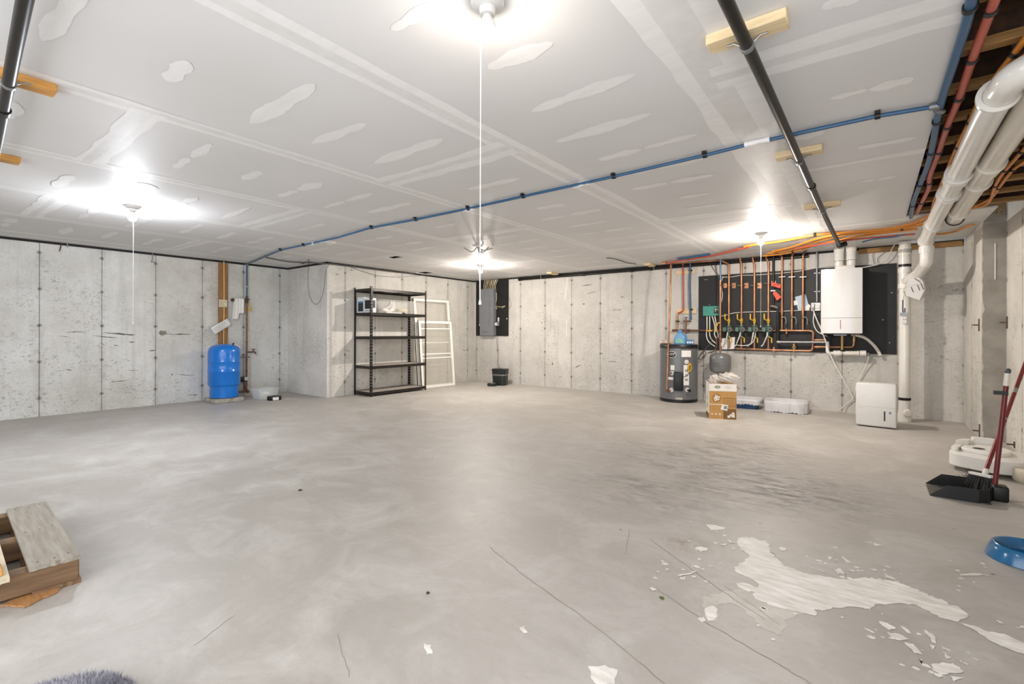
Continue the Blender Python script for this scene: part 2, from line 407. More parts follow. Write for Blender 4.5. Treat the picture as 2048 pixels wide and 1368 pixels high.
for pp, w in ((((1300,1078),(1420,1165),(1530,1240)), .0016), (((980,1095),(1060,1160),(1150,1222),(1250,1300),(1330,1368)), .0016), (((1450,1172),(1560,1250)), .0014), (((1310,1175),(1420,1250),(1560,1330),(1625,1370)), .0016), (((1260,1060),(1250,1110)), .0013), (((1245,875),(1290,900),(1315,910)), .003), (((1540,880),(1605,920)), .002), (((1380,940),(1410,970)), .002), (((700,1355),(675,1270)), .001), (((390,1290),(470,1230)), .001)):
    crack(fl, pp, w)
fo = struct(fl.build('floor', [FLOOR, MT['spill'], MT['spill2'], MT['crack2']], smooth=False))
# ---- ceiling: drywall field with two cut-outs, tape joints, butt joints, screw patches
ce = M(); holes = [(-5.96, -5.70, 4.51, 4.74), (-7.04, -6.66, 6.11, 6.37)]
X0, X1, Y0, Y1 = -8.6, XE, YR-.2, 8.1
xs = sorted({X0, X1} | {h[0] for h in holes} | {h[1] for h in holes}); ys = sorted({Y0, Y1} | {h[2] for h in holes} | {h[3] for h in holes})
def inhole(x, y): return any(h[0] < x < h[1] and h[2] < y < h[3] for h in holes)
for i in range(len(xs)-1):
    for j in range(len(ys)-1):
        if not inhole((xs[i]+xs[i+1])/2, (ys[j]+ys[j+1])/2):
            ce.slot(0).box((xs[i], ys[j], ZC), (xs[i+1], ys[j+1], ZC+.013))
for h in holes:
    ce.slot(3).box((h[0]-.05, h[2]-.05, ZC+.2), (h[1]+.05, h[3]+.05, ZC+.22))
    for lo, hi in (((h[0]-.02, h[2], ZC+.013), (h[0], h[3], ZC+.2)), ((h[1], h[2], ZC+.013), (h[1]+.02, h[3], ZC+.2)), ((h[0], h[2]-.02, ZC+.013), (h[1], h[2], ZC+.2)), ((h[0], h[3], ZC+.013), (h[1], h[3]+.02, ZC+.2))): ce.box(lo, hi)
# far corner of the bay: a strip of drywall on past the open joists
ce.slot(0).box((XE, 6.02, ZC), (XR+.02, 7.62, ZC+.013))
SE = [XE-.45, -.57, -1.78, -2.985, -4.22, -5.46, -6.66, -7.85]
zt = [ZC - .0006]
def strip(x0, y0, x1, y1, w, seed, slot=1, amp=.012):
    r = random.Random(seed); a, b = Vector((x0, y0, 0)), Vector((x1, y1, 0)); d = b - a; n = Vector((-d.y, d.x, 0)).normalized()
    k = max(4, int(d.length/.12)); L, R = [], []
    wl = wr = 0
    for i in range(k+1):
        wl = wl*.8 + r.uniform(-amp, amp)*.6; wr = wr*.8 + r.uniform(-amp, amp)*.6
        p = a + d*(i/k); L.append(p + n*(w/2 + wl)); R.append(p - n*(w/2 + wr))
    ce.slot(slot); zt[0] -= .00001
    for i in range(k): flat(ce, [L[i], L[i+1], R[i+1], R[i]], zt[0], False)
for k, x in enumerate(SE[1:]):
    w = .30 if k == 0 else (.17 if k == 1 else .13)
    strip(x, YR, x, YB - .02, w, 40+k, 1, .02 if k == 0 else .012)
    strip(x, YR, x, YB - .02, w*.42, 60+k, 2, .004)
strip(-8.15, YR, -8.15, YF, .05, 91)
butts = [(0, 2.24), (0, 6.12), (0, 3.87), (1, 4.78), (1, 1.0-3.4), (2, 2.28), (2, 6.04), (3, 4.14), (3, .78), (4, 2.33), (4, 6.2), (5, .82), (5, 4.5), (6, 2.34), (1, 7.35), (3, 7.4), (2, -1.4)]
for k, y in butts:
    xa, xb = (SE[k+1], XE if k == 0 else SE[k]); w = .20 if k in (0, 2) else .16
    if k == 0 and y > 3: w = .07
    strip(xa, y, xb, y + .02, w, int(100+k*7+y*10), 1, .03)
    if w > .1: strip(xa, y, xb, y + .02, w*.3, int(300+k*7+y*10), 2, .008)
r = random.Random(5)
def patch(cx, cy, L, w, ang=0., slot=1):
    k = 18; top, bot = [], []
    lobes = r.uniform(0, 6)
    for i in range(k+1):
        t = i/k; prof = (max(0, 1 - abs(2*t-1)**2.6))**.6 * (.62 + .38*abs(cos(pi*t*1.6 + lobes)))
        top.append((t - .5, prof*r.uniform(.9, 1.08))); bot.append((t - .5, -prof*r.uniform(.85, 1.05)))
    P = top[:-1] + bot[::-1][:-1]
    ca, sa = cos(ang), sin(ang); ce.slot(slot); zt[0] -= .000005
    flat(ce, [(cx + L*x*ca - w/2*y*sa, cy + L*x*sa + w/2*y*ca) for x, y in P], zt[0], False)
for k in range(len(SE)-1):
    xa, xb = (SE[k+1], SE[k] if k else XE)
    for j in range(-2, 19):
        y = .34 + .407*j + r.uniform(-.03, .03)
        if y > YB - .15 or (xb < -7.2 and y > YF - .1): continue
        if any(b[0] == k and abs(b[1]-y) < .2 for b in butts): continue
        if any(h[0]-.3 < (xa+xb)/2 < h[1]+.3 and h[2]-.1 < y < h[3]+.1 for h in holes): continue
        xm = (xa+xb)/2 + r.uniform(-.07, .07); L = r.uniform(.5, .72) if k != 0 else r.uniform(.2, .3); q = r.random(); a = r.uniform(-.06, .06)
        if k == 0: xm += r.choice((-.18, .12, .2))
        if q < .35: patch(xm, y, L, r.uniform(.07, .12), a)
        elif q < .85:
            patch(xm - L*.28, y + r.uniform(-.01, .01), L*.5, r.uniform(.06, .1), a); patch(xm + L*.26, y + r.uniform(-.01, .01), L*.55, r.uniform(.07, .13), a)
        else: patch(xm, y, L*.5, r.uniform(.08, .12), a)
# round patch over a covered ceiling box beside the window-side bulb, smears around the third one
w = onz(285, 373, ZC); patch(w.x, w.y, .24, .2, 0, 2)
ce_o = struct(ce.build('ceiling', [MT['paper'], MT['mud'], MT['mud2'], MT['void']], smooth=False))
# ---- deck above the open joist bay
struct(M().box((XE-.3, YR-.2, 2.50), (1.35, 8.1, 2.53)).build('ceiling_deck', MT['osb'], smooth=False))
struct(M().box((XE-.02, YR-.2, ZC+.013), (XE, 6.0, 2.5)).build('trim_3', MT['osb'], smooth=False))
# ---- walls
def marks(m, fn, specs, slot, seed):
    """irregular dark scrapes / honeycomb streaks cast into a wall, given as (u, v, length px, thickness px)"""
    r = random.Random(seed); m.slot(slot)
    for u, v, L, th, sl in specs:
        n = max(5, int(L/5)); top, bot = [], []; y = 0
        for i in range(n+1):
            y += r.uniform(-.5, .5)*min(2, L/40); t = i/n; e = th*.62*(.2 + r.random())*min(1, 4*t, 4*(1-t)) + .15
            top.append(fn(u + L*t, v + y + sl*L*t - e)); bot.append(fn(u + L*t, v + y + sl*L*t + e))
        for i in range(n): m.poly([bot[i], bot[i+1], top[i+1], top[i]])
wl = M(); wl.slot(0).box((-8.6, YR-.2, 0), (XL, YF, ZC))
FL_ = lambda u, v: onx(u, v, XL + .0012)
marks(wl, FL_, [(132,665,38,1.2,-.02),(190,672,45,1.,.05),(205,665,58,2.,.05),(250,668,20,1.6,.1),(185,671,30,.8,.1),(342,669,40,1.6,0),(330,667,20,.7,.1),(130,739,14,1.5,.1),(222,764,30,1.2,-.08),(255,741,22,1.,0),(343,749,3,4,0),(355,749,30,.9,.05),(296,702,16,1.2,-.1),(228,690,8,2,.2),(258,684,12,1.5,0),(155,727,10,.7,-.5),(120,672,18,.6,.1),(375,790,20,1.8,0),(170,724,6,.8,-.4),(200,685,10,.8,.6)], 1, 3)
for u, v, a, b in ((325, 666, 10, 6),):
    wl.slot(2); q = [FL_(u + a*cos(t/9*2*pi)*random.uniform(.7, 1.1), v + b*sin(t/9*2*pi)*random.uniform(.6, 1.1)) for t in range(9)]; wl.poly(q[::-1])
struct(wl.build('wall_left', [WLEFT, MT['crack'], MT['stain']], smooth=False))
wr_ = M(); wr_.slot(0).box((-8.6, YF, 0), (XB, 8.1, ZC))
FS_ = lambda u, v: onx(u, v, XB + .0012)
marks(wr_, FS_, [(700,540,6,1.5,0),(671,548,8,1,.2),(690,700,10,1,.3),(925,700,8,1,.2)], 1, 4)
struct(wr_.build('wall_return', [WSIDE, MT['crack']], smooth=False))
wb = M(); wb.slot(0).box((XB, YB, 0), (1.35, 8.1, 2.5))
FB_ = lambda u, v: ony(u, v, YB - .0012)
marks(wb, FB_, [(1161,572,24,1.,-.12),(1174,588,18,.8,-.3),(1215,723,20,1.2,.05),(1202,706,4,1.5,.5),(1150,735,14,2,-.4),(1103,728,4,4,0),(1082,645,3,1.5,0),(1225,620,18,1,-.05),(1165,608,5,2,0),(1240,594,8,1,0),(1262,557,5,1,0)], 1, 6)
wb.slot(2)   # trickle of white grout down one form panel
P = [FB_(*p) for p in ((1135,556),(1133,575),(1131,590),(1129,600))]
for i in range(3): wb.poly([P[i] - Vector((.008, 0, 0)), P[i+1] - Vector((.006, 0, 0)), P[i+1] + Vector((.006, 0, 0)), P[i] + Vector((.008, 0, 0))])
P = [FB_(*p) for p in ((1134,640),(1133,655),(1133,672))]
for i in range(2): wb.poly([P[i] - Vector((.005, 0, 0)), P[i+1] - Vector((.004, 0, 0)), P[i+1] + Vector((.004, 0, 0)), P[i] + Vector((.005, 0, 0))])
struct(wb.build('wall_back', [WBACK, MT['crack'], MT['mud']], smooth=False))
# right-hand concrete: far length, thicker near length with a broken arris
struct(M().box((XR, YJ, 0), (1.35, YB, 2.33)).build('wall_right', WRIGHT, smooth=False))
struct(M().box((XN, .9, 0), (1.35, YJ+.02, 2.43)).build('wall_right_near', WRIGHT, smooth=False))
struct(M().box((-8.6, YR-.2, 0), (-4.3, YR, 2.5)).build('wall_rear_light_baffle', WBACK, smooth=False))  # unseen rear wall part, added to cut background light reaching the left side
# rough grey broken face on the step between the two right-hand walls
st = M(); r = random.Random(8); n = 40; A, B = [], []
for i in range(n+1):
    z = 2.3*i/n; A.append(Vector((XR + .004 + max(0, r.gauss(0, .006)), YJ - .0015, z))); B.append(Vector((XN + .002, YJ - .0015, z)))
for i in range(n): st.poly([A[i], B[i], B[i+1], A[i+1]])
GREYC = mat('raw_grey_concrete', '#a29d94', .9, var=0, scale=5, col2='#888379', bump=.3)
st_o = struct(st.build('trim_4', GREYC, smooth=False))
# ---- black foam strip along the wall heads
tr = M(); tr.box((XL, YR, ZC-.03), (XL+.012, YF, ZC-.001)); tr.box((XL, YF-.012, ZC-.03), (XB+.012, YF, ZC-.001)); tr.box((XB, YF-.012, ZC-.03), (XB+.012, YB, ZC-.001))
struct(tr.build('trim_1', MT['rubber'], smooth=False))
struct(M().box((XB, YB-.02, ZC-.03), (XR, YB-.0015, ZC-.001)).build('trim_2', MT['rubber'], smooth=False))
# ---- light: bare LED bulbs on keyless lampholders with pull cords
GLOW = {}
def bulb_lamp(label, x, y, cord_len, e, tint, cord_dx=-.035, bell=True, bulb_r=.033, group='bare bulb lampholders'):
    t = thing('ceiling_bulb_lamp', label, 'light', (x, y, ZC), 0, group)
    M().lathe([(.0, 0), (.057, 0), (.057, -.012), (.05, -.02), (.028, -.026), (.026, -.05), (0, -.05)][::-1]).build('lampholder', MT['white'], t)
    M().lathe([(.0, -.048), (.014, -.05), (.02, -.062), (.029, -.08), (.033, -.095), (.034, -.104)][::-1], cap=False).build('bulb_collar', MT['white'], t)
    key = (e, tint)
    if key not in GLOW:
        # LED bulb: the diffuser sends most of its light out of the end, less out of the sides
        g = NT('bulb_glow'); g.set('Base Color', lin(tint)); g.set('Emission Color', lin(tint))
        ge = g.n.new('ShaderNodeNewGeometry'); sp = g.n.new('ShaderNodeSeparateXYZ'); g.l.new(ge.outputs['Normal'], sp.inputs[0])
        g.set('Emission Strength', g.ramp(g.math('ABSOLUTE', sp.outputs[2]), 0, 1, e*.75, e*1.15)); GLOW[key] = g.m
    R = bulb_r; prof = [(R*cos(a), -.104 - R*sin(a)*1.05) for a in [i*pi/2/7 for i in range(8)]]
    M().lathe(prof[::-1], seg=20, cap=False).build('bulb', GLOW[key], t)
    m = M(); x0 = cord_dx
    m.tube([(x0*.7, 0, -.035), (x0, 0, -.045), (x0, 0, -cord_len)], .0017 if bell else .0022, 6)
    c = m.build('pull_cord', MT['cord'], t)
    if bell: M().lathe([(0, -cord_len-.014), (.0055, -cord_len-.012), (.004, -cord_len), (.002, -cord_len+.006), (0, -cord_len+.006)], (x0, 0, 0), seg=12).build('cord_bell', MT['white'], c)
    return t
WARM, COOL = '#fff5eb', '#f1f6ff'
K = 900.
bulb_lamp('bare white bulb on the ceiling closest to the camera, long pull cord with bell', -1.054, 1.235, 1.03, K*.3, WARM, -.03)
bulb_lamp('bare glaring bulb above the concrete wall with the blue pressure tank', -5.354, 1.312, 1.06, K*2.05, COOL, .03)
bulb_lamp('small distant bare bulb near the grey breaker panel corner', -5.297, 6.045, 1.02, K*2.75, WARM, -.02)
bulb_lamp('bare bulb hanging in front of the boiler pipework', -1.014, 6.001, 1.06, K*2.4, WARM, .0)
# =============================================================== LONG WALL: PRESSURE TANK CORNER
def W(o): return M(o)
# concrete block
ang = .1; bc = Vector((-7.965, 3.095, 0))
t = thing('concrete_block', 'worn concrete paver block under the blue pressure tank', 'block', bc, .02)
m = M(); m.rbox((-.205, -.205, 0), (.205, .205, .062), .014, 2)
m.build('block_body', mat('paver_concrete', '#b9b5ab', .9, var=0, scale=9, col2='#7f7a70', bump=.4), t)
# blue pressure tank
TB = Vector((-7.975, 3.10, .062))
t = thing('pressure_tank', 'bright blue steel well pressure tank standing on a concrete block', 'tank', TB)
R = .218
M().lathe([(0, .175), (R*.9, .178), (R*.97, .195), (R, .215), (R, .40), (R+.003, .404), (R+.003, .414), (R, .418), (R, .55), (R+.002, .553), (R, .557), (R, .695), (R*.985, .728), (R*.92, .762), (R*.75, .795), (R*.5, .815), (R*.22, .825), (0, .826)], seg=48).build('vessel', MT['tank'], t)
M().lathe([(0, 0), (R*.885, 0), (R*.885, .16), (R*.9, .178), (0, .178)], seg=48).build('base_skirt', MT['tank'], t)
M().lathe([(R*.87, 0), (R*.895, 0), (R*.895, .008), (R*.87, .008)], seg=40, cap=False).build('base_ring', MT['black'], t)
m = M(); m.cyl((.06, .10, .80), (.066, .105, .838), .012); m.build('air_valve', MT['black'], t)
m = M(); q = [(.075, .11, .815), (.13, .165, .775), (.10, .20, .765), (.05, .15, .81)]; m.prism(q, (0, 0, .004)); recalc(m.build('valve_tag', MT['paperw'], t))
# tall timber board with pipe and papers behind the tank
b = thing('timber_board', 'tall amber wall board running up behind the blue tank', 'board', (XL, 3.215, .72))
M().rbox((.001, -.065, 0), (.038, .065, 1.46), .004, 1).build('board', MT['plank'], b)
t = thing('cream_pipe', 'thin cream plastic pipe strapped up the amber wall board', 'pipe', (XL+.05, 3.215, 1.0))
m = M(); m.tube([(0, 0, -.25), (0, 0, .1), (.002, .004, .5), (0, 0, 1.18), (.01, -.004, 1.205)], .008, 8); m.build('pipe', MT['cabley'], t)
m = M(); m.cyl((0, 0, -.28), (0, 0, -.20), .014); m.build('coupling', MT['oldcopper'], t)
t = thing('notice_card', 'small square printed card pinned to the amber wall board', 'card', (XL+.06, 3.20, 1.53))
m = M(); m.box((0, -.06, -.058), (.002, .06, .058)); m.build('card', mat('cream_paper', '#e2d8bf', .7, var=.05), t)
m = M(); r = random.Random(2)
for k in range(5): m.box((.002, -.045, .035 - k*.02), (.003, -.045 + r.uniform(.05, .09), .041 - k*.02))
m.build('printed_lines', mat('tan_ink', '#b79a63', .7), t)
t = thing('instruction_sheet', 'folded white instruction sheet hanging slanted from the wall board pipe', 'paper', (XL+.075, 3.17, 1.16))
Rr = RX(radians(33)); m = M()
m.grid(lambda a, c: Rr @ Vector((.004*sin(c*pi*2), (a-.5)*.29, (c-.5)*.12)) + Vector((.0, 0, 0)), 12, 4)
s_ = m.build('sheet', MT['paperw'], t); s_.modifiers.new('thick', 'SOLIDIFY').thickness = .002
m = M()
for k in range(4): m.add([Rr @ Vector((.0065, -.12, .03-k*.02)), Rr @ Vector((.0065, .1-k*.02, .03-k*.02)), Rr @ Vector((.0065, .1-k*.02, .034-k*.02)), Rr @ Vector((.0065, -.12, .034-k*.02))], [(0, 1, 2, 3)])
m.build('printed_lines', MT['inkg'], t)
# riser: blue tube down the wall, shut-off, copper to the floor, spigot
ry = 3.565; rx = XL + .05
t = thing('supply_riser', 'copper supply riser with blue upper length beside the pressure tank', 'pipe', (rx, ry, 0))
m = M(); m.tube(round_path([(0, .0, 2.2), (0, 0, 1.665)], .02), .0125, 10); m.build('blue_tube', MT['pexb'], t)
m = M(); m.tube([(0, 0, 1.60), (0, 0, .08)], .0135, 10)
for z in (1.28, .9, .42): m.cyl((0, 0, z-.02), (0, 0, z+.02), .016)
m.build('copper_pipe', MT['oldcopper'], t)
m = M(); m.cyl((0, 0, 1.60), (0, 0, 1.665), .019); m.ball((0, 0, 1.58), .028, 12); m.cyl((0, 0, 1.55), (0, 0, 1.58), .02); m.build('shutoff_valve', MT['rust'], t)
m = M(); m.box((-.01, -.035, 1.61), (.02, .045, 1.622)); m.build('valve_lever', MT['black'], t)
m = M(); m.ring((.02, .035, 1.47), (.028, .035, 1.47), .022, .006, 14); m.box((.02, .029, 1.49), (.026, .041, 1.56)); m.box((.02, .015, 1.42), (.027, .055, 1.47)); m.build('yellow_tag', MT['yellow'], t)
m = M(); m.tube([(0, 0, .735), (.015, .05, .735), (.03, .12, .735), (.035, .135, .70)], .011, 8); m.cyl((.022, .095, .735), (.022, .095, .775), .008); m.build('spigot', MT['rust'], t)
m = M(); m.lathe([(0, 0), (.026, 0), (.03, .006), (.026, .012), (0, .012)], (.022, .095, .775), seg=10); m.build('spigot_wheel', mat('red_wheel', '#8c3f35', .5), t)
m = M(); m.cyl((0, -.02, .655), (0, .05, .655), .012); m.tube([(0, 0, .655), (.03, -.16, .66)], .007, 8); m.build('gauge_branch', MT['steel'], t)
m = M(); m.ring((0, 0, 1.82), (0, 0, 1.83), .012, .006, 12); m.build('pipe_clip', MT['white'], t)
m = M(); m.tube([(.0, 0, .1), (.05, -.02, .08), (.08, -.10, .09), (.08, -.28, .10)], .014, 8)
for p in ((.02, -.02, .12), (.06, -.05, .16), (.07, -.08, .1), (.05, .0, .08)): m.ball(p, .026, 10)
m.cyl((.06, -.06, .10), (.06, -.06, .24), .013); m.build('floor_fittings', MT['oldcopper'], t)
m = M(); m.rbox((.03, -.13, .25), (.09, -.02, .335), .008, 2); m.build('pressure_switch', MT['black'], t)
m = M(); m.box((.091, -.07, .27), (.093, -.022, .33)); m.build('switch_label', MT['paperw'], t)
# stub pipe with the towel over it
t = thing('towel_pipe', 'short steel pipe stub between wall flange and supply riser', 'pipe', (XL, 3.37, 1.595))
m = M(); m.tube([(.045, -.0, 0), (.05, .17, .008)], .008, 8); m.build('rod', MT['galv'], t)
m = M(); m.cyl((.001, -.005, 0), (.012, -.005, 0), .03); m.tube([(.0, -.005, 0), (.045, -.005, .0), (.046, .02, 0)], .013, 8); m.ball((.045, -.005, 0), .02, 10); m.build('wall_flange', MT['oldcopper'], t)
t = thing('hand_towel', 'white cloth draped over the steel pipe stub by the riser', 'towel', (XL+.052, 3.445, 1.611))
def towel(a, c):
    y = (a-.5)*.15; s = c*2 - 1
    L = .34 if a < .52 else .24
    fold = .012*sin(a*22 + 1) + .006*sin(a*9)
    if abs(s) < .08: return (0.012*s/.08, y, .012)
    d = (abs(s)-.08)/.92*L
    w = 1 + .25*d
    return ((.014 + fold + .015*d)*(1 if s > 0 else -.55), y*w - .05*d, .008 - d)
m = M(); m.grid(towel, 26, 40); o = m.build('towel_cloth', mat('white_terry', '#eceae4', .9, var=.02, bump=.3, scale=60), t, ang=80); sm = o.modifiers.new('thick', 'SOLIDIFY'); sm.thickness = .004
# clear storage bin + black roll
t = thing('storage_bin', 'clear open plastic storage bin in the corner by the wall', 'bin', (-7.80, 3.64, 0), .12)
def tray(m, L, Wd, H, th, flare, r=.03):
    def ring(l, w, z, rr):
        out = []
        for cx, cy, a0 in ((l/2-rr, w/2-rr, 0), (-l/2+rr, w/2-rr, pi/2), (-l/2+rr, -w/2+rr, pi), (l/2-rr, -w/2+rr, 3*pi/2)):
            out += [Vector((cx + rr*cos(a0 + k*pi/8), cy + rr*sin(a0 + k*pi/8), z)) for k in range(5)]
        return out
    rs = [ring(L, Wd, 0, r), ring(L+flare, Wd+flare, H, r), ring(L+flare+.03, Wd+flare+.03, H, r+.012), ring(L+flare+.03, Wd+flare+.03, H-.012, r+.012), ring(L+flare+.022, Wd+flare+.022, H-.012, r+.01)]
    rs2 = [ring(L+flare-2*th, Wd+flare-2*th, H+.001, r), ring(L-2*th, Wd-2*th, th, r)]
    n = len(rs[0]); vs = []; fs = []
    order = [rs[3], rs[2], rs2[0], rs2[1]]
    outer = [rs[0], rs[1]]
    def sk(a, b):
        k = len(vs); vs.extend(a); vs.extend(b); fs.extend([(k+i, k+(i+1) % n, k+n+(i+1) % n, k+n+i) for i in range(n)])
    sk(outer[0], outer[1]); sk(outer[1], order[0]); sk(order[0], order[1]); sk(order[1], order[2]); sk(order[2], order[3])
    k = len(vs); vs.extend(outer[0]); fs.append(tuple(range(k, k+n))[::-1]); k = len(vs); vs.extend(order[3]); fs.append(tuple(range(k, k+n)))
    m.add(vs, fs); return m
CLEAR = mat('clear_plastic', '#e6ebea', .2, var=0, alpha=.38)
tray(M(), .22, .29, .165, .003, .05).build('tub', CLEAR, t)
m = M(); m.box((.122, -.11, .085), (.1255, -.01, .14)); m.build('bin_label', MT['paperw'], t)
t = thing('tape_roll', 'black roll with white label lying in front of the clear bin', 'roll', (-7.50, 3.64, 0), 1.0)
M().lathe([(.045, 0), (.098, 0), (.102, .006), (.102, .056), (.098, .062), (.045, .062), (.045, 0)], seg=36, cap=False).build('roll_body', MT['black'], t)
m = M(); m.grid(lambda a, c: (.1035*cos(-1.65 + a*.85), .1035*sin(-1.65 + a*.85), .008 + c*.046), 8, 1); m.build('roll_label', MT['paperw'], t)
# nails and hooks at the head of the long wall
def hook(label, u, v0, v1, kind):
    p = onx(u, v0, XL + .03); q = onx(u - (4 if kind == 0 else 0), v1, XL + .02)
    t = tag(M().tube([p, q] if kind < 2 else [p, q, q + Vector((0, -.02, -.03)), q + Vector((0, .03, -.03))], .006, 6).build('form_strap' if kind == 0 else 'wall_hook', MT['rust'] if kind == 0 else MT['galv']), label, 'hook')
hook('rusty strap stub hanging at the head of the long concrete wall', 123, 487, 503, 0)
hook('thin pale wire hook just past the rusty strap stub', 135, 481, 495, 1)
hook('bent pale wire hook on the long wall near a form joint', 305, 501, 520, 2)
# =============================================================== CEILING WATER LINE
zp = ZC - .02
main = [(1869,213),(1755,232),(1640,257),(1497,288.6),(1410,310.5),(1228,353),(1047,392.6),(937,417),(832,439),(744,455),(672,476),(608,490),(562,500),(531,513)]
P = [onz(u, v, zp) for u, v in main]
t = thing('ceiling_water_pipe', 'long blue plastic water pipe clipped across the drywall ceiling', 'pipe', P[0])
P2 = [onz(493, 517, zp)]; e = Vector((rx, ry, zp)); path = P + [e]
m = M(P[0]); m.tube(path, .0115, 8); m.build('pipe', MT['pexb'], t)
for u, v in ((1755,232),(1410,310.5),(1228,353),(1047,392.6),(937,417),(832,439),(744,455),(608,490),(562,500)):
    c = onz(u, v, zp); m = M(P[0]); m.ring(c - Vector((.012, 0, 0)), c + Vector((.012, 0, 0)), .0125, .005, 12); m.box(c + Vector((-.012, -.03, .004)), c + Vector((.012, -.01, .02))); m.build('pipe_clip', MT['black'], t)
r = random.Random(4)
for ua, va, ub, vb in ((1490,290,1540,278),(1147,372,1180,364),(926,420,948,415),(642,483,660,480),(618,489,628,486)):
    a, b_ = onz(ua, va, zp), onz(ub, vb, zp); m = M(P[0])
    n = 7
    m.tube([a.lerp(b_, k/n) + Vector((0, r.uniform(-.004, .004), 0)) for k in range(n+1)], [.013 + r.uniform(0, .006) for k in range(n+1)], 8); m.build('plaster_dab', MT['mud'], t)
for c in (P[0], path[-1], path[-2]):
    m = M(P[0]); m.cyl(c - Vector((.02, 0, 0)), c + Vector((.02, 0, 0)), .017); m.build('fitting', MT['galv'], t)
# grey cable from the corner tee along the return wall head, and dangling loop
p0 = onz(531, 515, ZC-.02)
t = tag(M().tube(smooth_path([p0, onz(575, 523, ZC-.02), onz(610, 525, ZC-.03), Vector((XB+.02, YF-.03, ZC-.035)), Vector((XB+.03, YF+.4, ZC-.03)), Vector((XB+.03, 5.6, ZC-.03)), Vector((XB+.02, 6.1, ZC-.015))]), .010, 8).build('grey_cable', MT['cableg']), 'dark cable running round the ceiling edge of the concrete return', 'cable')
lp = [(607,527),(616,530),(616,560),(619,592),(630,608),(641,600),(648,575),(651,545),(655,527)]
t = tag(M().tube(smooth_path([onz(607, 527, ZC-.03)] + [ony(u, v, YF-.02) for u, v in lp[1:-1]] + [Vector((XB+.02, YF+.02, ZC-.04))]), .0028, 6).build('wire_loop', MT['cableg']), 'thin black wire loop dangling on the narrow return wall', 'wire')
lp = [(690,529),(720,541),(760,552),(800,554),(838,551),(860,552)]
t = tag(M().tube(smooth_path([onx(u, v, XB+.012) for u, v in lp]), .003, 6).build('sagging_wire', MT['cableg']), 'thin wire sagging along the wall head above the shelf unit', 'wire')
# small white block and wire by the ceiling
c = onz(663, 486, ZC-.02)
t = tag(M().rbox((c.x-.06, c.y-.03, ZC-.03), (c.x+.06, c.y+.03, ZC-.001), .004, 1).build('ceiling_batten', MT['paperw']), 'small white batten on the ceiling beside the blue pipe', 'block')
# torn cable box on the ceiling
c = onz(955, 493, ZC)
t = thing('loose_ceiling_wires', 'grey wires poking out of the ceiling above the distant bulb', 'wire', (c.x, c.y, ZC))
for k, (dx, dy, dz) in enumerate(((-.12, -.14, -.05), (.12, .17, -.03), (.18, .02, -.06), (-.05, .16, -.05))):
    M().tube(smooth_path([(0, 0, 0), (dx*.4, dy*.4, dz*1.5), (dx, dy, dz*.4)]), .009, 6).build('wire', mat('pale_wire', '#a5a29c', .5), t)
M().lathe([(0, -.01), (.06, -.008), (.065, 0), (0, 0)], seg=16).build('cover', MT['mud'], t)
c = onz(618, 522, ZC)
t = thing('ceiling_wire_tuft', 'tuft of dark wires sticking through the ceiling over the return wall', 'wire', (c.x, c.y, ZC))
r = random.Random(9)
for k in range(6):
    dx, dy = r.uniform(-.25, .25), r.uniform(-.15, .15)
    M().tube(smooth_path([(dx*.3, dy*.3, 0), (dx*.7, dy*.6, -.03), (dx, dy, -.008)]), .006, 5).build('wire', MT['cableg'], t)
# =============================================================== STEEL SHELF UNIT
fl_ = onz(742, 793); fr_ = onz(855, 780)
d = (fr_ - fl_); LEN = 1.22; rz = 0.
fl_ = Vector((-6.6, 4.79, 0))
t = thing('shelf_unit', 'black steel five tier shelf unit against the concrete return', 'shelf unit', fl_, rz, None)
DP = .472; HT = 1.835; dpv = -1
def post(nm, x, y, sx, sy):
    m = M()
    for ax in (0, 1):
        # angle iron with keyhole slots, built as segments round each slot
        w, th = .036, .0025; z = 0; n = 36; st_ = HT/n
        for k in range(n):
            z0 = k*st_; a, b_ = z0 + st_*.28, z0 + st_*.72
            def seg(lo, hi, za, zb):
                if ax == 0: m.box((min(lo, hi)*1, 0, za), (max(lo, hi), th, zb))
                else: m.box((0, min(lo, hi), za), (th, max(lo, hi), zb))
            seg(0, w, z0, a); seg(0, w, b_, z0 + st_); seg(0, w*.38, a, b_); seg(w*.68, w, a, b_)
    for i, p in enumerate(m.v): m.v[i] = Vector((x + p.x*sx, y + p.y*sy, p.z))
    return recalc(m.build(nm, MT['blackpaint'], t, smooth=False))
# local frame: +y along the wall, -x towards the wall
for x, y, sx, sy in ((0, 0, -1, 1), (0, LEN, -1, -1), (-DP, 0, 1, 1), (-DP, LEN, 1, -1)): post('post', x, y, sx, sy)
ply = mat('shelf_board', '#b3aba0', .7, var=0, scale=14, col2='#9a9186')
for z in (.055, .49, .985, 1.385, 1.79):
    m = M(); h = .032
    for lo, hi in (((-.012, .004, z-h), (-.003, LEN-.004, z+h*.5)), ((-DP+.003, .004, z-h), (-DP+.012, LEN-.004, z+h*.5)), ((-DP+.004, .003, z-h), (-.004, .012, z+h*.5)), ((-DP+.004, LEN-.012, z-h), (-.004, LEN-.003, z+h*.5))): m.rbox(lo, hi, .003, 1)
    # rolled step of the beam
    m.box((-.02, .01, z-h*.2), (-.01, LEN-.01, z)); m.box((-DP+.01, .01, z-h*.2), (-DP+.02, LEN-.01, z))
    for k in (1, 2): m.box((-DP+.012, LEN*k/3-.015, z-h*.7), (-.012, LEN*k/3+.015, z-.002))
    sh = m.build('shelf', MT['blackpaint'], t)
    M().box((-DP+.013, .013, z-.001), (-.013, LEN-.013, z+.011)).build('board', ply, sh)
def shelf_pt(x, y, z): return Matrix.Translation(fl_) @ RZ(rz).to_4x4() @ Vector((x, y, z))
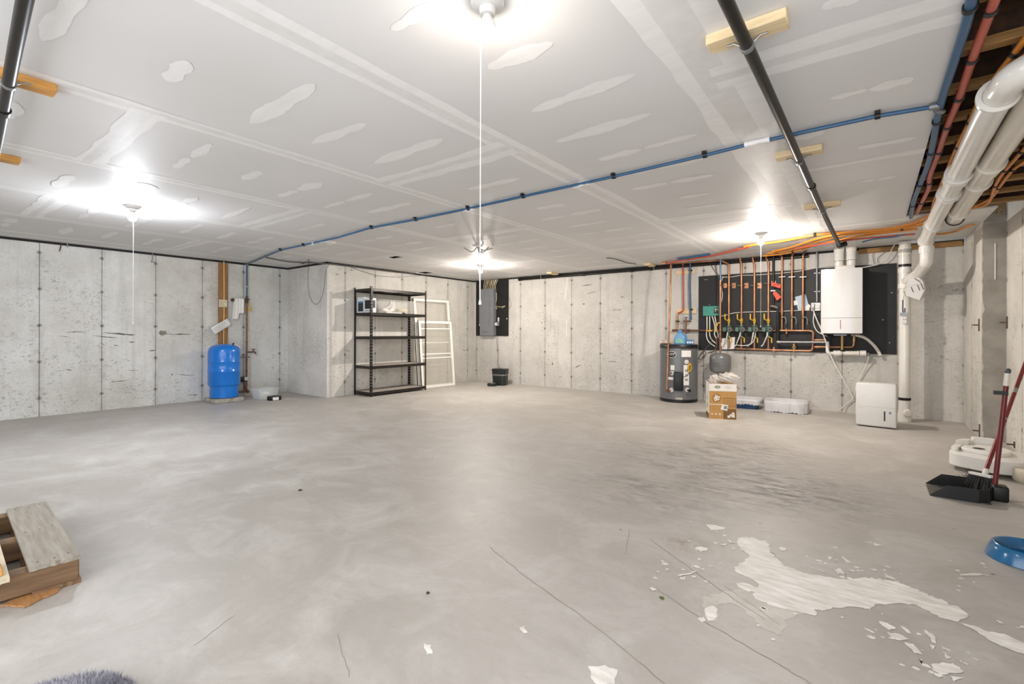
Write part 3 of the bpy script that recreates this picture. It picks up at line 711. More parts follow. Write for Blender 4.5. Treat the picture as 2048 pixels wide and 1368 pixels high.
# goods on the second tier
zs = 1.385 + .0115
def carton(name, label, x0, x1, y0, y1, h, m_, cat='box'):
    c = shelf_pt((x0+x1)/2, (y0+y1)/2, zs); q = thing(name, label, cat, c, rz); q_ = M().rbox((-(x1-x0)/2, -(y1-y0)/2, 0), ((x1-x0)/2, (y1-y0)/2, h), .003, 1).build('carton', m_, q); return q, (x1-x0)/2, (y1-y0)/2
WBOX = mat('white_carton', '#dfe3e8', .5, var=.02)
q, hx, hy = carton('product_box', 'pale carton with dark product picture on the shelf end, nearer the wall', -.44, -.25, .03, .13, .27, WBOX)
M().box((.02-hx+.02, -hy-.0015, .03), (hx-.01, -hy, .20)).build('picture_panel', mat('dark_print', '#2e343c', .4, var=.3, scale=30), q)
M().box((.02-hx+.02, -hy-.002, .17), (hx-.01, -hy-.0014, .20)).build('blue_band', mat('blue_print', '#4f86b6', .4), q)
q, hx, hy = carton('product_box', 'white carton with black speaker picture behind the corner post', -.235, -.035, .035, .13, .25, WBOX)
M().box((-hx+.02, -hy-.0015, .07), (hx-.03, -hy, .215)).build('picture_panel', mat('black_print', '#1d1f22', .4, var=.2, scale=40), q)
M().box((hx, -hy+.02, .085), (hx+.0015, hy-.02, .21)).build('front_picture', mat('black_print2', '#242427', .4, var=.3, scale=40), q)
M().box((-hx+.03, -hy-.0012, .03), (hx-.06, -hy, .045)).build('caption_strip', MT['inkg'], q)
# clear bin with loose white things
c = shelf_pt(-.235, .60, zs); q = thing('clear_tote', 'clear plastic tote on the second shelf holding pale odds and ends', 'bin', c, rz)
tray(M(), .36, .82, .235, .003, .03).build('tub', mat('clear_tote_plastic', '#e4e2dc', .15, var=0, alpha=.16), q)
m = M(); m.rbox((.19, -.1, .11), (.197, -.085, .235), .002, 1); 
for z in (.14, .17, .2): m.cyl((.197, -.12, z), (.2, -.12, z), .008, seg=10)
m.build('tote_rib', mat('tote_rib_white', '#cfcbc2', .4), q)
c = shelf_pt(-.17, .46, zs+.006)
q = thing('crumpled_bag', 'crumpled white plastic bag inside the clear tote', 'bag', c, rz)
bm = bmesh.new(); bmesh.ops.create_icosphere(bm, subdivisions=3, radius=1)
r = random.Random(3)
for v in bm.verts:
    n = 1 + .25*sin(v.co.x*5 + 2*v.co.z) + r.uniform(-.12, .12); z = v.co.z
    v.co = Vector((v.co.x*.09*n, v.co.y*.13*n + (.06*max(0, z)), .0 + (z+1)*.085*n*(1.1 if v.co.y > 0 else .7)))
M().bm(bm).build('bag_film', mat('white_film', '#e8e3da', .45, var=.03), q, ang=180)
c = shelf_pt(-.18, .80, zs+.006); q = thing('cable_heap', 'heap of cream cord at the end of the clear tote', 'cable', c, rz)
m = M(); pts = []; r = random.Random(6)
for k in range(60): a = k*.9; pts.append((.10*cos(a)*r.uniform(.6, 1), .13*sin(a)*r.uniform(.6, 1), .012 + .0011*k + r.uniform(0, .01)))
m.tube(smooth_path(pts, 4), .007, 6); m.build('cord', MT['cabley'], q)
c = shelf_pt(-.032, .50, zs); q = thing('white_bar', 'white plastic bar on the shelf lip in front of the tote', 'bar', c, rz)
m = M(); m.rbox((-.012, -.17, 0), (.012, .17, .022), .004, 1); m.build('bar', MT['white'], q); m = M(); m.cyl((0, .17, .012), (0, .23, .012), .014); m.build('end_clip', MT['black'], q)
# =============================================================== STORM WINDOWS LEANING BEHIND THE SHELF
ALU = mat('white_aluminium', '#ebe8e0', .4, var=.02)
GLS = NT('window_glass'); GLS.set('Base Color', lin('#d9d4c8')); GLS.set('Alpha', .18); GLS.set('Roughness', .08); GLS = GLS.m
def sash(label, BL, BR, TL, TR, bars, fw=.055, th=.028):
    BL, BR, TL, TR = map(V3, (BL, BR, TL, TR)); x = (BR - BL).normalized(); w = (BR - BL).length
    up = (TL - BL); up = (up - x*up.dot(x)); H = up.length; y = up.normalized(); z = x.cross(y)
    q = thing('storm_window', label, 'window frame', BL); B = basis(x, y, z)
    m = M()
    for lo, hi in (((0, 0, 0), (fw, H, th)), ((w-fw, 0, 0), (w, H, th)), ((fw, 0, 0), (w-fw, fw*.9, th)), ((fw, H-fw, 0), (w-fw, H, th))): m.rbox(lo, hi, .004, 1, B)
    m.build('frame', ALU, q)
    m = M(); m.box((-.004, -.0, .004), (0, H, th-.004), B); m.box((w, 0, .004), (w+.004, H, th-.004), B); m.box((0, H, .004), (w, H+.004, th-.004), B); m.build('weatherstrip', MT['rubber'], q)
    for b_ in bars: M().rbox((fw, H*b_-.012, .004), (w-fw, H*b_+.012, th*.8), .003, 1, B).build('glazing_bar', ALU, q)
    M().box((fw-.004, fw-.004, th*.4), (w-fw+.004, H-fw+.004, th*.45), B).build('glass_pane', GLS, q)
    return q
sash('tall white storm window frame leaning on the wall, behind the shorter one', (-6.885, 6.05, 0), (-6.815, 6.94, 0), (-7.048, 6.05, 1.73), (-6.98, 6.94, 1.73), [.5])
sash('shorter white storm window frame with crossbars leaning in front of the tall one', (-6.79, 6.06, 0), (-6.725, 6.89, 0), (-6.912, 6.06, 1.295), (-6.85, 6.89, 1.295), [.88, .50, .44])
# =============================================================== BREAKER PANEL CORNER
pa, pb = ony(953, 565, YB), ony(1017, 672, YB)
t = thing('panel_backboard', 'black plywood board on the back wall carrying the grey breaker panel', 'board', (pa.x+.005, YB, pb.z))
M().box((0, -.018, 0), (pb.x-pa.x, -.001, 2.2-pb.z)).build('board', MT['board'], t)
p1, p2 = ony(960.5, 579, YB-.12), ony(986.5, 671, YB-.12)
t = thing('breaker_panel', 'grey steel breaker panel mounted on a black board in the far corner', 'electrical panel', (p1.x, YB-.018, p2.z))
w, h = p2.x - p1.x, p1.z - p2.z
M().rbox((0, -.10, 0), (w, -.001, h), .004, 1).build('cabinet', MT['greypanel'], t)
M().rbox((-.004, -.108, -.004), (w+.004, -.1, h+.004), .003, 1).build('cover', MT['greypanel'], t)
dr = M().rbox((w*.22, -.113, h*.3), (w*.72, -.108, h*.84), .002, 1).build('door', MT['greypanel'], t)
M().box((w*.72, -.116, h*.2), (w*.735, -.108, h*.8)).build('door_edge', MT['galv'], dr)
for z in (.2, .47, .74): M().cyl((w*.73, -.119, h*z), (w*.73, -.11, h*z), .006, seg=10).build('cover_screw', MT['galv'], t)
M().cyl((w*.28, -.117, h*.46), (w*.28, -.112, h*.46), .008, seg=10).build('lock_button', MT['steel'], t)
M().box((w*.2, -.1095, h*.07), (w*.6, -.108, h*.078)).build('rating_plate', MT['ink'], t)
r = random.Random(12)
for k in range(14):
    x0 = p1.x + w*(.12 + .84*k/13); x1 = x0 + .02 + .045*k/13; y = YB - .05 + .02*(k % 2)
    zt_ = p1.z
    tag(M().tube(smooth_path([(x0, y, zt_-.01), (x0 + r.uniform(-.004, .008), y, zt_+.07), ((x0+x1)/2 + r.uniform(-.006, .012), y - .006, zt_+.13), (x1, y, ZC-.01)], 5), r.uniform(.0055, .0075), 6).build('panel_cable', r.choice([MT['cabley'], MT['cabley'], MT['cablew'], mat('ochre_cable', '#c79a4a', .5)])), 'pale electrical cable entering the top of the grey breaker panel', 'cable', 'cables into the breaker panel')
c = ony(996, 648, YB-.04)
t = thing('outlet_box', 'white outlet with plugged adapter low on the black panel board', 'outlet', (c.x, YB-.018, c.z))
M().rbox((-.035, -.04, -.045), (.035, -.001, .055), .005, 1).build('outlet_body', MT['steel'], t)
M().rbox((-.05, -.075, -.035), (.005, -.04, .025), .006, 2).build('plug_adapter', MT['white'], t)
c = ony(997, 642, YB-.03)
t = tag(M().rbox((c.x-.015, YB-.045, c.z-.02), (c.x+.018, YB-.018, c.z+.075), .006, 2).build('small_sensor', MT['white']), 'small white sensor above the outlet on the panel board', 'sensor')
c = ony(1013.5, 637.5, YB-.025)
t = tag(M().lathe([(0, 0), (.013, 0), (.011, .008), (0, .01)], (c.x, YB-.018, c.z), (0, -1, 0), 14).build('white_button', MT['white']), 'tiny white round button at the edge of the panel board', 'button')
pts = [(993,585),(993,600),(990,610),(994,618),(990,612),(1000,614),(1010,612),(1004,616)]
t = tag(M().tube(smooth_path([ony(u, v, YB-.035) for u, v in pts]), .006, 6).build('loose_wires', MT['cabley']), 'loose cream wires coiled beside the breaker panel', 'wire')
pts = [(1017,594),(1022,606),(1021,614),(1015,618)]
t = tag(M().tube(smooth_path([ony(u, v, YB-.01) for u, v in pts]), .003, 6).build('black_wire', MT['cableg']), 'thin black wire bowing out past the panel board edge', 'wire')
pts = [(992,673),(995,695),(997,712),(996,722),(997,732)]
t = tag(M().tube(smooth_path([ony(u, v, YB-.015) for u, v in pts] + [Vector((-5.985, 7.64, .24))]), .003, 6).build('feeder_cord', MT['cableg']), 'thin dark cord trailing from panel outlet to the pet feeder', 'cord')
# pet feeder
c = onz(994, 769)
t = thing('pet_feeder', 'black automatic pet feeder with round bowl in the far corner', 'pet feeder', (-6.03, 7.50, 0), radians(12))
def rr_ring(w, d_, z, r_=.05):
    out = []
    for cx, cy, a0 in ((w/2-r_, d_/2-r_, 0), (-w/2+r_, d_/2-r_, pi/2), (-w/2+r_, -d_/2+r_, pi), (w/2-r_, -d_/2+r_, 3*pi/2)):
        out += [Vector((cx + r_*cos(a0 + k*pi/12), cy + r_*sin(a0 + k*pi/12), z)) for k in range(7)]
    return out
def loft(m, rings):
    n = len(rings[0]); b = []
    for q in rings: b += q
    fs = [(k*n+i, k*n+(i+1) % n, (k+1)*n+(i+1) % n, (k+1)*n+i) for k in range(len(rings)-1) for i in range(n)]
    fs += [tuple(range(n))[::-1], tuple((len(rings)-1)*n + i for i in range(n))]
    return m.add(b, fs)
FB = mat('feeder_black', '#1c211f', .35, var=.03)
loft(M(), [rr_ring(.27, .21, 0), rr_ring(.285, .225, .20)]).build('body', FB, t)
loft(M(), [rr_ring(.290, .228, .20), rr_ring(.292, .23, .225)]).build('band', MT['steel'], t)
loft(M(), [rr_ring(.29, .228, .225), rr_ring(.305, .24, .31)]).build('hopper', FB, t)
loft(M(), [rr_ring(.312, .246, .31), rr_ring(.312, .246, .325), rr_ring(.29, .225, .335)]).build('lid', FB, t)
M().lathe([(0, 0), (.095, 0), (.10, .01), (.10, .045), (.09, .055), (.075, .05), (.06, .02), (0, .016)], (-.075, -.21, 0), seg=30).build('bowl_tray', FB, t)
M().lathe([(.074, .052), (.07, .035), (.05, .022), (0, .02)], (-.075, -.21, 0), seg=26, cap=False).build('steel_bowl', MT['galv'], t)
# =============================================================== BACK WALL: HEATING CORNER
YW = YB - .018               # face of the black plywood
YP = YB - .085               # plane of the pipework
def wp(u, v, y=None): return ony(u, v, YP if y is None else y)
a, b_ = ony(1398, 553, YB), ony(1793, 709, YB)
t = thing('boiler_backboard', 'large black plywood board on the back wall behind the boiler', 'board', (a.x, YB, b_.z))
M().box((0, -.018, 0), (b_.x-a.x, -.001, a.z-b_.z)).build('board', MT['board'], t)
m_ = M()
for x, z in ((.17, .72), (.10, 1.12), (.13, 1.12), (2.33, .45), (2.42, .8), (2.4, .15)):
    M().cyl((x, -.022, z), (x, -.018, z), .008, seg=8).build('board_screw', MT['galv'], t)
# ---- black iron pipe along the wall head and wood blocks
t = thing('black_gas_line', 'long black iron pipe along the head of the back wall', 'pipe', (-4.5, YB-.06, 2.17))
m = M((-4.5, YB-.06, 2.17)); m.tube([(-5.80, YB-.036, 2.165), (-2.7, YB-.036, 2.165), (-.72, YB-.036, 2.165)], .022, 12); m.build('pipe', MT['blackiron'], t)
for x in (-5.78, -4.3, -3.35, -3.0, -1.78):
    m = M((-4.5, YB-.06, 2.17)); m.cyl((x-.03, YB-.036, 2.165), (x+.03, YB-.036, 2.165), .029); m.build('coupling', MT['blackiron'], t)
for x in (-5.25, -2.95): 
    m = M((-4.5, YB-.06, 2.17)); m.ring((x-.008, YB-.036, 2.165), (x+.008, YB-.036, 2.165), .022, .004, 14); m.box((x-.008, YB-.056, 2.185), (x+.008, YB-.044, 2.215)); m.build('pipe_strap', MT['galv'], t)
def block(label, c, sx, sy, sz, rz=0., wood='wood', grp='wooden pipe blocks'):
    q = thing('wood_block', label, 'block', (c[0], c[1], c[2]), rz)
    M().rbox((-sx/2, -sy/2, -sz), (sx/2, sy/2, -.0005), .003, 1).build('block_body', MT[wood], q); return q
c = onz(1082, 541, ZC); block('small pale wood block on the ceiling nearer the breaker panel', (c.x+.02, YB-.25, ZC), .10, .26, .036)
c = onz(1288, 524, ZC); block('small pale wood block on the ceiling nearer the water heater', (c.x, YB-.26, ZC), .10, .26, .036)
pts = [(1213,516),(1225,517),(1240,521),(1255,526),(1272,528)]
tag(M().tube(smooth_path([onz(u, v, ZC-.012) for u, v in pts]), .007, 6).build('ceiling_wire', MT['cableg']), 'black wiggly wire lying along the ceiling above the blank wall', 'wire')
# ---- helper for pipe things along the wall
def pipe(label, pts, r, m, name='copper_pipe', cat='pipe', bend=.04, group=None, seg=10, o=None):
    o = V3(o or pts[-1]); t = thing(name, label, cat, o, 0, group)
    M(o).tube(round_path(pts, bend), r, seg).build('pipe', m, t); return t, o
def fit(t, o, a, b, r, m=None, name='coupling'): return M(o).cyl(a, b, r, seg=12).build(name, m or MT['copper'], t)
RC = .0145
# return risers from the four zone pumps
def elbow(p, r): return M()
def valve(t, o, p, side, up, m='brass', grip='yellow', L=.1):
    """ball valve body on a vertical pipe at p with a lever"""
    p = V3(p); b = M(o); b.ball(p, .023, 12, (1, 1, 1.15)); b.cyl(p - Vector((0, 0, .035)), p + Vector((0, 0, .035)), .018, seg=10); b.cyl(p, p + Vector((0, -.04, 0)), .010, seg=8)
    v = b.build('ball_valve', MT[m], t)
    s = p + Vector((0, -.04, 0)); e = s + Vector((side*.045, 0, up*.02)); f = e + Vector((side*.006, 0, up*L))
    h = M(o); h.tube([s, e], .006, 6); h.rbox(tuple(min(e[i], f[i]) - (.006 if i == 0 else .004 if i == 1 else 0) for i in range(3)), tuple(max(e[i], f[i]) + (.006 if i == 0 else .004 if i == 1 else 0) for i in range(3)), .003, 1)
    h.build('valve_handle', MT[grip], v)
    return v
def hanger(t, o, u, v):
    p = wp(u, v); m = M(o); m.ring(p - Vector((0, 0, .008)), p + Vector((0, 0, .008)), RC, .005, 12); m.cyl(p + Vector((.0, .015, 0)), Vector((p.x+.05, YW-.009, p.z)), .006); m.build('pipe_hanger', MT['copper'], t)
    m = M(o); m.box((p.x+.03, YW-.008, p.z-.04), (p.x+.085, YW-.0008, p.z+.04)); m.build('hanger_plate', MT['copper'], t)
    m = M(o); m.cyl(p + Vector((-.05, -.004, 0)), p + Vector((-.012, -.004, 0)), .008, seg=8); m.build('hanger_bolt', MT['galv'], t)
def pump(label, u, v):
    p = wp(u, v); t = thing('circulator_pump', label, 'pump', p, 0, 'green zone circulators'); t.scale = (.8, .8, .8)
    M().lathe([(0, -.025), (.045, -.025), (.056, -.012), (.056, .012), (.045, .025), (0, .025)], (0, -.01, 0), (0, -1, 0), 20).build('volute', MT['green'], t)
    for z in (-.075, .062): M().rbox((-.04, -.022, z), (.04, .022, z+.014), .003, 1).build('flange', MT['green'], t)
    M().cyl((0, 0, -.065), (0, 0, .065), .021, seg=12).build('port', MT['green'], t)
    mo = M().lathe([(0, .03), (.05, .03), (.052, .05), (.052, .12), (.046, .132), (0, .134)], (.012, 0, 0), (.22, -.97, 0), 22).build('motor', MT['green'], t)
    d = Vector((.22, -.97, 0)).normalized(); c0 = Vector((.012, 0, 0)) + d*.135
    M().lathe([(0, 0), (.043, 0), (.043, .004), (0, .004)], c0, d, 20).build('nameplate', MT['black'], mo)
    for k in range(6):
        a = k*pi/3; x, y = frame(d); m = M(); cc = c0 + d*.005 + (x*cos(a) + y*sin(a))*.028
        m.cyl(cc, cc + d*.002, .006, seg=6); m.build('nameplate_mark', MT['paperw'], mo)
    M().rbox((-.095, -.09, -.042), (-.03, -.012, .042), .006, 1).build('terminal_box', MT['green'], t)
    return t
names = ['first of four from the water heater', 'second of four from the water heater', 'third of four from the water heater', 'fourth, beside the black iron drop']
tops = {1458: [(1342,527),(1410,522.5),(1441,520.5),(1457,528.5)], 1483: [(1500,489),(1475,498),(1477,508),(1483,528)], 1509: [(1540,503),(1507,508),(1505,519),(1509,528)], 1537: [(1560,505),(1531,507),(1533,518),(1537,524)]}
for k, u in enumerate((1458, 1483, 1509, 1537)):
    tp = tops[u]
    P = [wp(*q, YP + (.0 if j > 1 else -.03 - .034*(k % 2))) for j, q in enumerate(tp)]
    x = wp(u, 600).x; P[-1].x = x
    bot = Vector((x, YP, wp(u, 640).z))
    t, o = pipe('copper heating riser with hanger above the green pump, %s' % names[k], P + [bot], RC, MT['copper'], 'copper_riser')
    fit(t, o, (x, YP, P[-1].z - .05), (x, YP, P[-1].z + .0), RC + .003)
    if k < 4: hanger(t, o, u, 571 if k < 3 else 567)
    pz = wp(u, 641.5)
    valve(t, o, (x, YP, pz.z), -1, 1, 'yellow', 'yellow', .085)
    pp = wp(u, 659)
    fit(t, o, (x, YP, pp.z + .06), (x, YP, pz.z - .03), .018, MT['brass'], 'union')
    pump('green circulator pump with black round nameplate, %s' % names[k], u, 659)
    zb = wp(u, 697).z
    t2, o2 = pipe('copper stub with yellow lever below its pump, %s' % names[k], [(x, YP, pp.z - .058), (x, YP, zb)], RC, MT['copper'], 'copper_stub')
    valve(t2, o2, (x, YP, wp(u, 673).z), 1, -1, 'green', 'yellow', .075)
    q = wp(u, 667, YP - .1)
    pts = [(x, YP-.06, pp.z-.03), (x-.005, YP-.1, pp.z-.10), (x-.05 if k % 2 else x-.03, YP-.06, pp.z-.2), (x-.06, YP-.03, zb+.06), (x-.09, YP-.02, zb+.03)]
    tag(M().tube(smooth_path(pts), .0085, 6).build('pump_whip', MT['cablew']), 'pale flexible cable looping below the green pump, %s' % names[k], 'cable')
# dark supply header behind the pumps, expansion tank riser
zh = wp(1440, 661).z
t, o = pipe('dark copper header running from water heater behind the pumps', [wp(1346, 660.5, YP+.03), wp(1400, 661, YP+.03), wp(1552, 661.5, YP+.03)], .014, MT['oldcopper'], 'copper_header', o=wp(1346, 660.5, YP+.03))
for u in (1347, 1362, 1377, 1436): fit(t, o, wp(u-2, 660.8, YP+.03), wp(u+2.5, 660.8, YP+.03), .02, MT['oldcopper'], 'tee')
M(o).rbox(tuple(wp(1412, 663, YP) + Vector((0, -.01, 0))), tuple(wp(1425, 660, YP) + Vector((0, .012, 0))), .003, 1).build('yellow_lever', MT['yellow'], t)
# bottom header
zb = wp(1500, 698).z
t, o = pipe('long copper return header along the bottom of the black board', [wp(1470, 697), wp(1545, 700), wp(1625, 702), wp(1627, 661.5), wp(1560, 661)], .0155, MT['copper'], 'copper_header', o=wp(1470, 697), bend=.05)
for u, v in ((1458+25, 697), (1509, 698), (1537, 699), (1548, 700)): fit(t, o, wp(u-3, v), wp(u+3, v+.3), .0195)
fit(t, o, wp(1548, 694), wp(1548, 706), .016); fit(t, o, wp(1573, 657), wp(1573, 668), .016)
M(o).lathe([(0, 0), (.014, 0), (.014, .05), (.024, .055), (.024, .075), (.034, .085), (.034, .10), (.024, .11), (.022, .16), (.012, .17), (0, .17)], wp(1588, 707) , (0, 0, 1), 18).build('air_separator', MT['brass'], t)
t, o = pipe('upper copper boiler pipe beneath the white boiler', [wp(1629, 680), wp(1652, 680)], .0155, MT['copper'], 'copper_pipe', o=wp(1652, 680)); fit(t, o, wp(1648, 680), wp(1653, 680), .021, MT['brass'], 'union')
t, o = pipe('lower copper boiler pipe turning up into the boiler', [wp(1629, 694), wp(1707.5, 694), wp(1708, 668)], .0155, MT['copper'], 'copper_pipe', o=wp(1629, 694)); fit(t, o, wp(1631, 694), wp(1636, 694), .02); fit(t, o, wp(1708, 683), wp(1708, 671), .02, MT['brass'], 'union')
# supply risers with silver levers
for k, (u, vt) in enumerate(((1564, 513), (1584, 511), (1606, 509))):
    x = wp(u, 600).x; top = wp(u, vt); 
    P = [Vector((x + (.06 if k else -.06), YP - .16, top.z + .03)), Vector((x, YP, top.z + .01)), Vector((x, YP, wp(u, 661).z))]
    lab = ('closest to the black iron drop', 'the middle one', 'closest to the boiler')[k]
    t, o = pipe('copper supply riser with silver lever valve, %s of three' % lab, P, RC, MT['copper'], 'copper_riser')
    z = wp(u, 554).z; m = M(o); m.box((x-.04, YP-.017, z-.004), (x+.04, YP+.012, z+.004)); m.build('pipe_strap', MT['steel'], t)
    fit(t, o, (x, YP, wp(u, 628).z), (x, YP, wp(u, 616).z), .018)
    pz = wp(u, 635).z; b2 = M(o); b2.ball((x, YP, pz), .023, 10); b2.cyl((x, YP, pz), (x+.01, YP-.05, pz), .01, seg=8); v_ = b2.build('ball_valve', MT['brass'], t)
    M(o).tube([(x+.012, YP-.05, pz+.01), (x+.045, YP-.055, pz), (x+.058, YP-.055, pz-.03), (x+.058, YP-.055, pz-.10)], .007, 6).build('valve_handle', MT['galv'], v_)
# black iron gas drop and galvanised run to the boiler
t, o = pipe('black iron gas pipe dropping down the board to a grey run', [wp(1547, 500, YP+.02), wp(1547, 611, YP+.02)], .017, MT['blackiron'], 'gas_drop', o=wp(1547, 611, YP+.02))
m = M(o); m.tube([wp(1542, 612, YP), wp(1550, 613, YP-.03), wp(1556, 616, YP-.045)], .021, 10); m.build('elbow', MT['steel'], t)
m = M(o); m.cyl(wp(1556, 617, YP-.045), wp(1556, 681, YP-.045), .018); m.build('drop', MT['blackiron'], t)
m = M(o); m.tube(round_path([wp(1556, 680, YP-.045), wp(1556.5, 684, YP-.045), wp(1651, 684.5, YP-.045)], .02), .0165, 10); m.build('grey_run', MT['galv'], t)
M(o).cyl(wp(1554, 684, YP-.045), wp(1562, 684.2, YP-.045), .023).build('fitting', MT['steel'], t)
m = M(o); m.box(wp(1541, 583, YP+.0) , wp(1551, 580, YP+.02)); recalc(m.build('strap', MT['galv'], t))
# orange tags, paper pieces
TAGM = mat('red_tag_card', '#d8503a', .6, var=.03)
def card(name, label, cat, pix, y, m, th=.002):
    P = [ony(u, v, y) for u, v in pix]; o = P[0]; t = thing(name, label, cat, o)
    mm = M(o); mm.prism(P, (0, .002, 0)); recalc(mm.build('card', m, t)); return t, o
t, o = card('warning_tag', 'bright red tag on the black iron pipe, the upper of two', 'tag', ((1543,564),(1563,569),(1560,577),(1542,571)), YP-.03, TAGM)
m = M(o); m.box(ony(1546,568.5,YP-.0305), ony(1560,570,YP-.032)); m.build('printed_lines', mat('tag_print', '#a93a2a', .6), t)
t, o = card('warning_tag', 'bright red tag twisted on the pipe, the lower of two', 'tag', ((1551,582.5),(1563,594),(1554,601.5),(1545,586)), YP-.032, TAGM)
LB = mat('pale_blue_paper', '#b7c6d3', .6, var=.05)
t, o = card('manual_sheet', 'pale blue sheet tucked behind the middle supply riser', 'paper', ((1590,594),(1611,588),(1618,612),(1616,620),(1596,620)), YW-.006, LB)
t, o = card('white_card', 'small white card left of the blue sheet on the risers', 'card', ((1587,602),(1594,600),(1596,609),(1588,611)), YW-.010, MT['paperw'])
t, o = card('white_card', 'crumpled white card between blue sheet and outlet', 'card', ((1611,612),(1618,608),(1621,612),(1617,622),(1610,621)), YW-.012, MT['paperw'])
t, o = card('instruction_paper', 'white instruction sheet behind the stub of the first pump', 'paper', ((1444,677),(1470,674),(1468.5,698),(1439,699)), YW-.004, MT['paperw'])
# zone controller and its whips
a, b_ = ony(1405.5, 632, YW-.07), ony(1437.5, 611.5, YW-.07)
t = thing('zone_controller', 'teal green zone control box on the black board', 'control box', (a.x, YW, a.z))
w, h = b_.x - a.x, b_.z - a.z
M().rbox((0, -.07, 0), (w, -.001, h), .005, 1).build('cover', MT['teal'], t)
m = M(); m.box((w*.7, -.074, h*.22), (w*.98, -.07, h*.8)); wn = m.build('display_window', MT['ink'], t)
m = M()
for x, z in ((.76, .62), (.84, .62), (.92, .56), (.78, .45)): M().box((w*x, -.0755, h*z), (w*x+.012, -.074, h*z+.014)).build('indicator', MT['paperw'], wn)
for k in range(4): M().box((w*.05, -.0715, h*(.35+.1*k)), (w*.3, -.07, h*(.36+.1*k))).build('printed_line', mat('teal_print', '#2c6f63', .5), t)
for k, pts in enumerate(([(1414,632),(1414,655),(1413,672),(1418,684),(1430,693)], [(1419.5,632),(1419.5,656),(1420,672),(1426,682),(1434,688)], [(1424,632),(1427,641),(1430,655),(1429,668),(1433,678)], [(1429.5,632),(1432,645),(1433,656),(1436,668),(1437,676)])):
    tag(M().tube(smooth_path([ony(u, v, YW-.04-.006*k) for u, v in pts]), .0085, 7).build('controller_whip', MT['cablew']), 'pale flexible cable dropping from the teal control box, %s' % ('outermost towards the heater', 'second from the heater', 'third from the heater', 'closest to the pumps')[k], 'cable', 'control box cables')
for k, pts in enumerate(([(1446,555),(1442,566),(1445,590),(1441,611)], [(1440,632),(1450,631),(1468,626),(1500,624),(1560,622.5),(1600,621),(1620,620)], [(1441,554),(1462,554),(1480,551),(1510,550),(1540,548),(1575,545),(1600,542),(1632,536),(1672,530)], [(1470,690),(1490,691),(1503,687),(1510,676),(1511,664)])):
    tag(M().tube(smooth_path([ony(u, v, YW-.02 if k < 3 else YP-.06) for u, v in pts]), .006, 6).build('white_cable', MT['cablew']), ('white cable rising from the teal control box', 'white cable strung across the board at pump height', 'white cable strung across the top of the black board', 'white cable sweeping up to the third green pump')[k], 'cable')
tag(M().tube(smooth_path([ony(u, v, YB-.03) for u, v in [(1420,522),(1425,535),(1434,548),(1441,556)]]), .005, 6).build('grey_cable', MT['cableg']), 'grey cable slanting from the ceiling to the board corner', 'cable')
tag(M().tube(smooth_path([ony(u, v, YB-.03) for u, v in [(1432,520),(1431,535),(1438,556)]]), .004, 6).build('grey_cable', MT['cableg']), 'thin grey cable hanging straight beside the slanting one', 'cable')
# ---- expansion tank with its riser
p = ony(1440.5, 735, 7.62); xr = p.x
t = thing('expansion_tank', 'grey steel expansion tank hanging below the pumps', 'tank', (xr, 7.62, p.z))
z0, z1 = ony(1440, 745, 7.62).z - p.z, ony(1440, 706, 7.62).z - p.z
R = .150; H = z1 - z0
M().lathe([(0, z0-.01), (R*.55, z0-.005), (R*.9, z0+.02), (R, z0+.06), (R, z0+H*.62), (R*1.02, z0+H*.625), (R*1.02, z0+H*.65), (R, z0+H*.66), (R, z0+H*.7), (R*1.02, z0+H*.705), (R*1.02, z0+H*.73), (R, z0+H*.735), (R*.96, z0+H*.85), (R*.7, z0+H*.97), (R*.2, z1), (0, z1)], seg=36).build('vessel', MT['greytank'], t)
m = M(); m.grid(lambda a_, c_: ((R+.001)*cos(-2.1+a_*.8), (R+.001)*sin(-2.1+a_*.8), z0+H*(.3 + .25*c_)), 10, 1); m.build('label', mat('tank_label', '#636464', .5, var=.15, scale=60), t)
t = thing('tank_stand_pipe', 'copper pipe with blue top feeding the expansion tank', 'pipe', (xr, 7.62, p.z+z1))
tz = ony(1440, 521, 7.62).z; bz = ony(1440, 560, 7.62).z
m = M((xr, 7.62, p.z+z1)); m.tube([(xr, 7.62, tz+.02), (xr, 7.62, bz)], .012, 8); m.build('blue_tube', MT['pexb'], t)
m = M((xr, 7.62, p.z+z1)); m.tube([(xr, 7.62, bz), (xr, 7.62, p.z+z1-.005)], .0135, 10); m.build('pipe', MT['copper'], t)
for v in (664, 672, 682, 695):
    q = ony(1440, v, 7.62); m = M((xr, 7.62, p.z+z1)); m.cyl(q + Vector((xr-q.x, 0, -.02)), q + Vector((xr-q.x, 0, .02)), .022, seg=10); m.build('fitting', MT['oldcopper'], t)
m = M((xr, 7.62, p.z+z1)); q = ony(1436, 652, 7.62); m.tube([(xr, 7.60, q.z+.05), (xr-.03, 7.585, q.z+.04), (xr-.05, 7.58, q.z-.02), (xr-.052, 7.58, q.z-.09)], .010, 8); m.build('yellow_lever', MT['yellow'], t)
m = M((xr, 7.62, p.z+z1)); m.tube([(xr, 7.59, ony(1440,571,7.62).z), (xr+.06, 7.64, ony(1440,571,7.62).z)], .007, 6); m.box((xr+.04, 7.64, ony(1440,576,7.62).z), (xr+.085, 7.648, ony(1440,567,7.62).z)); m.build('pipe_hanger', MT['copper'], t)
tag(M().tube(smooth_path([ony(u, v, 7.6) for u, v in [(1434,672),(1433,682),(1433,694),(1427,703),(1415,706)]]), .008, 7).build('drain_tube', MT['oldcopper']), 'dark curved copper tube beside the expansion tank stem', 'tube')
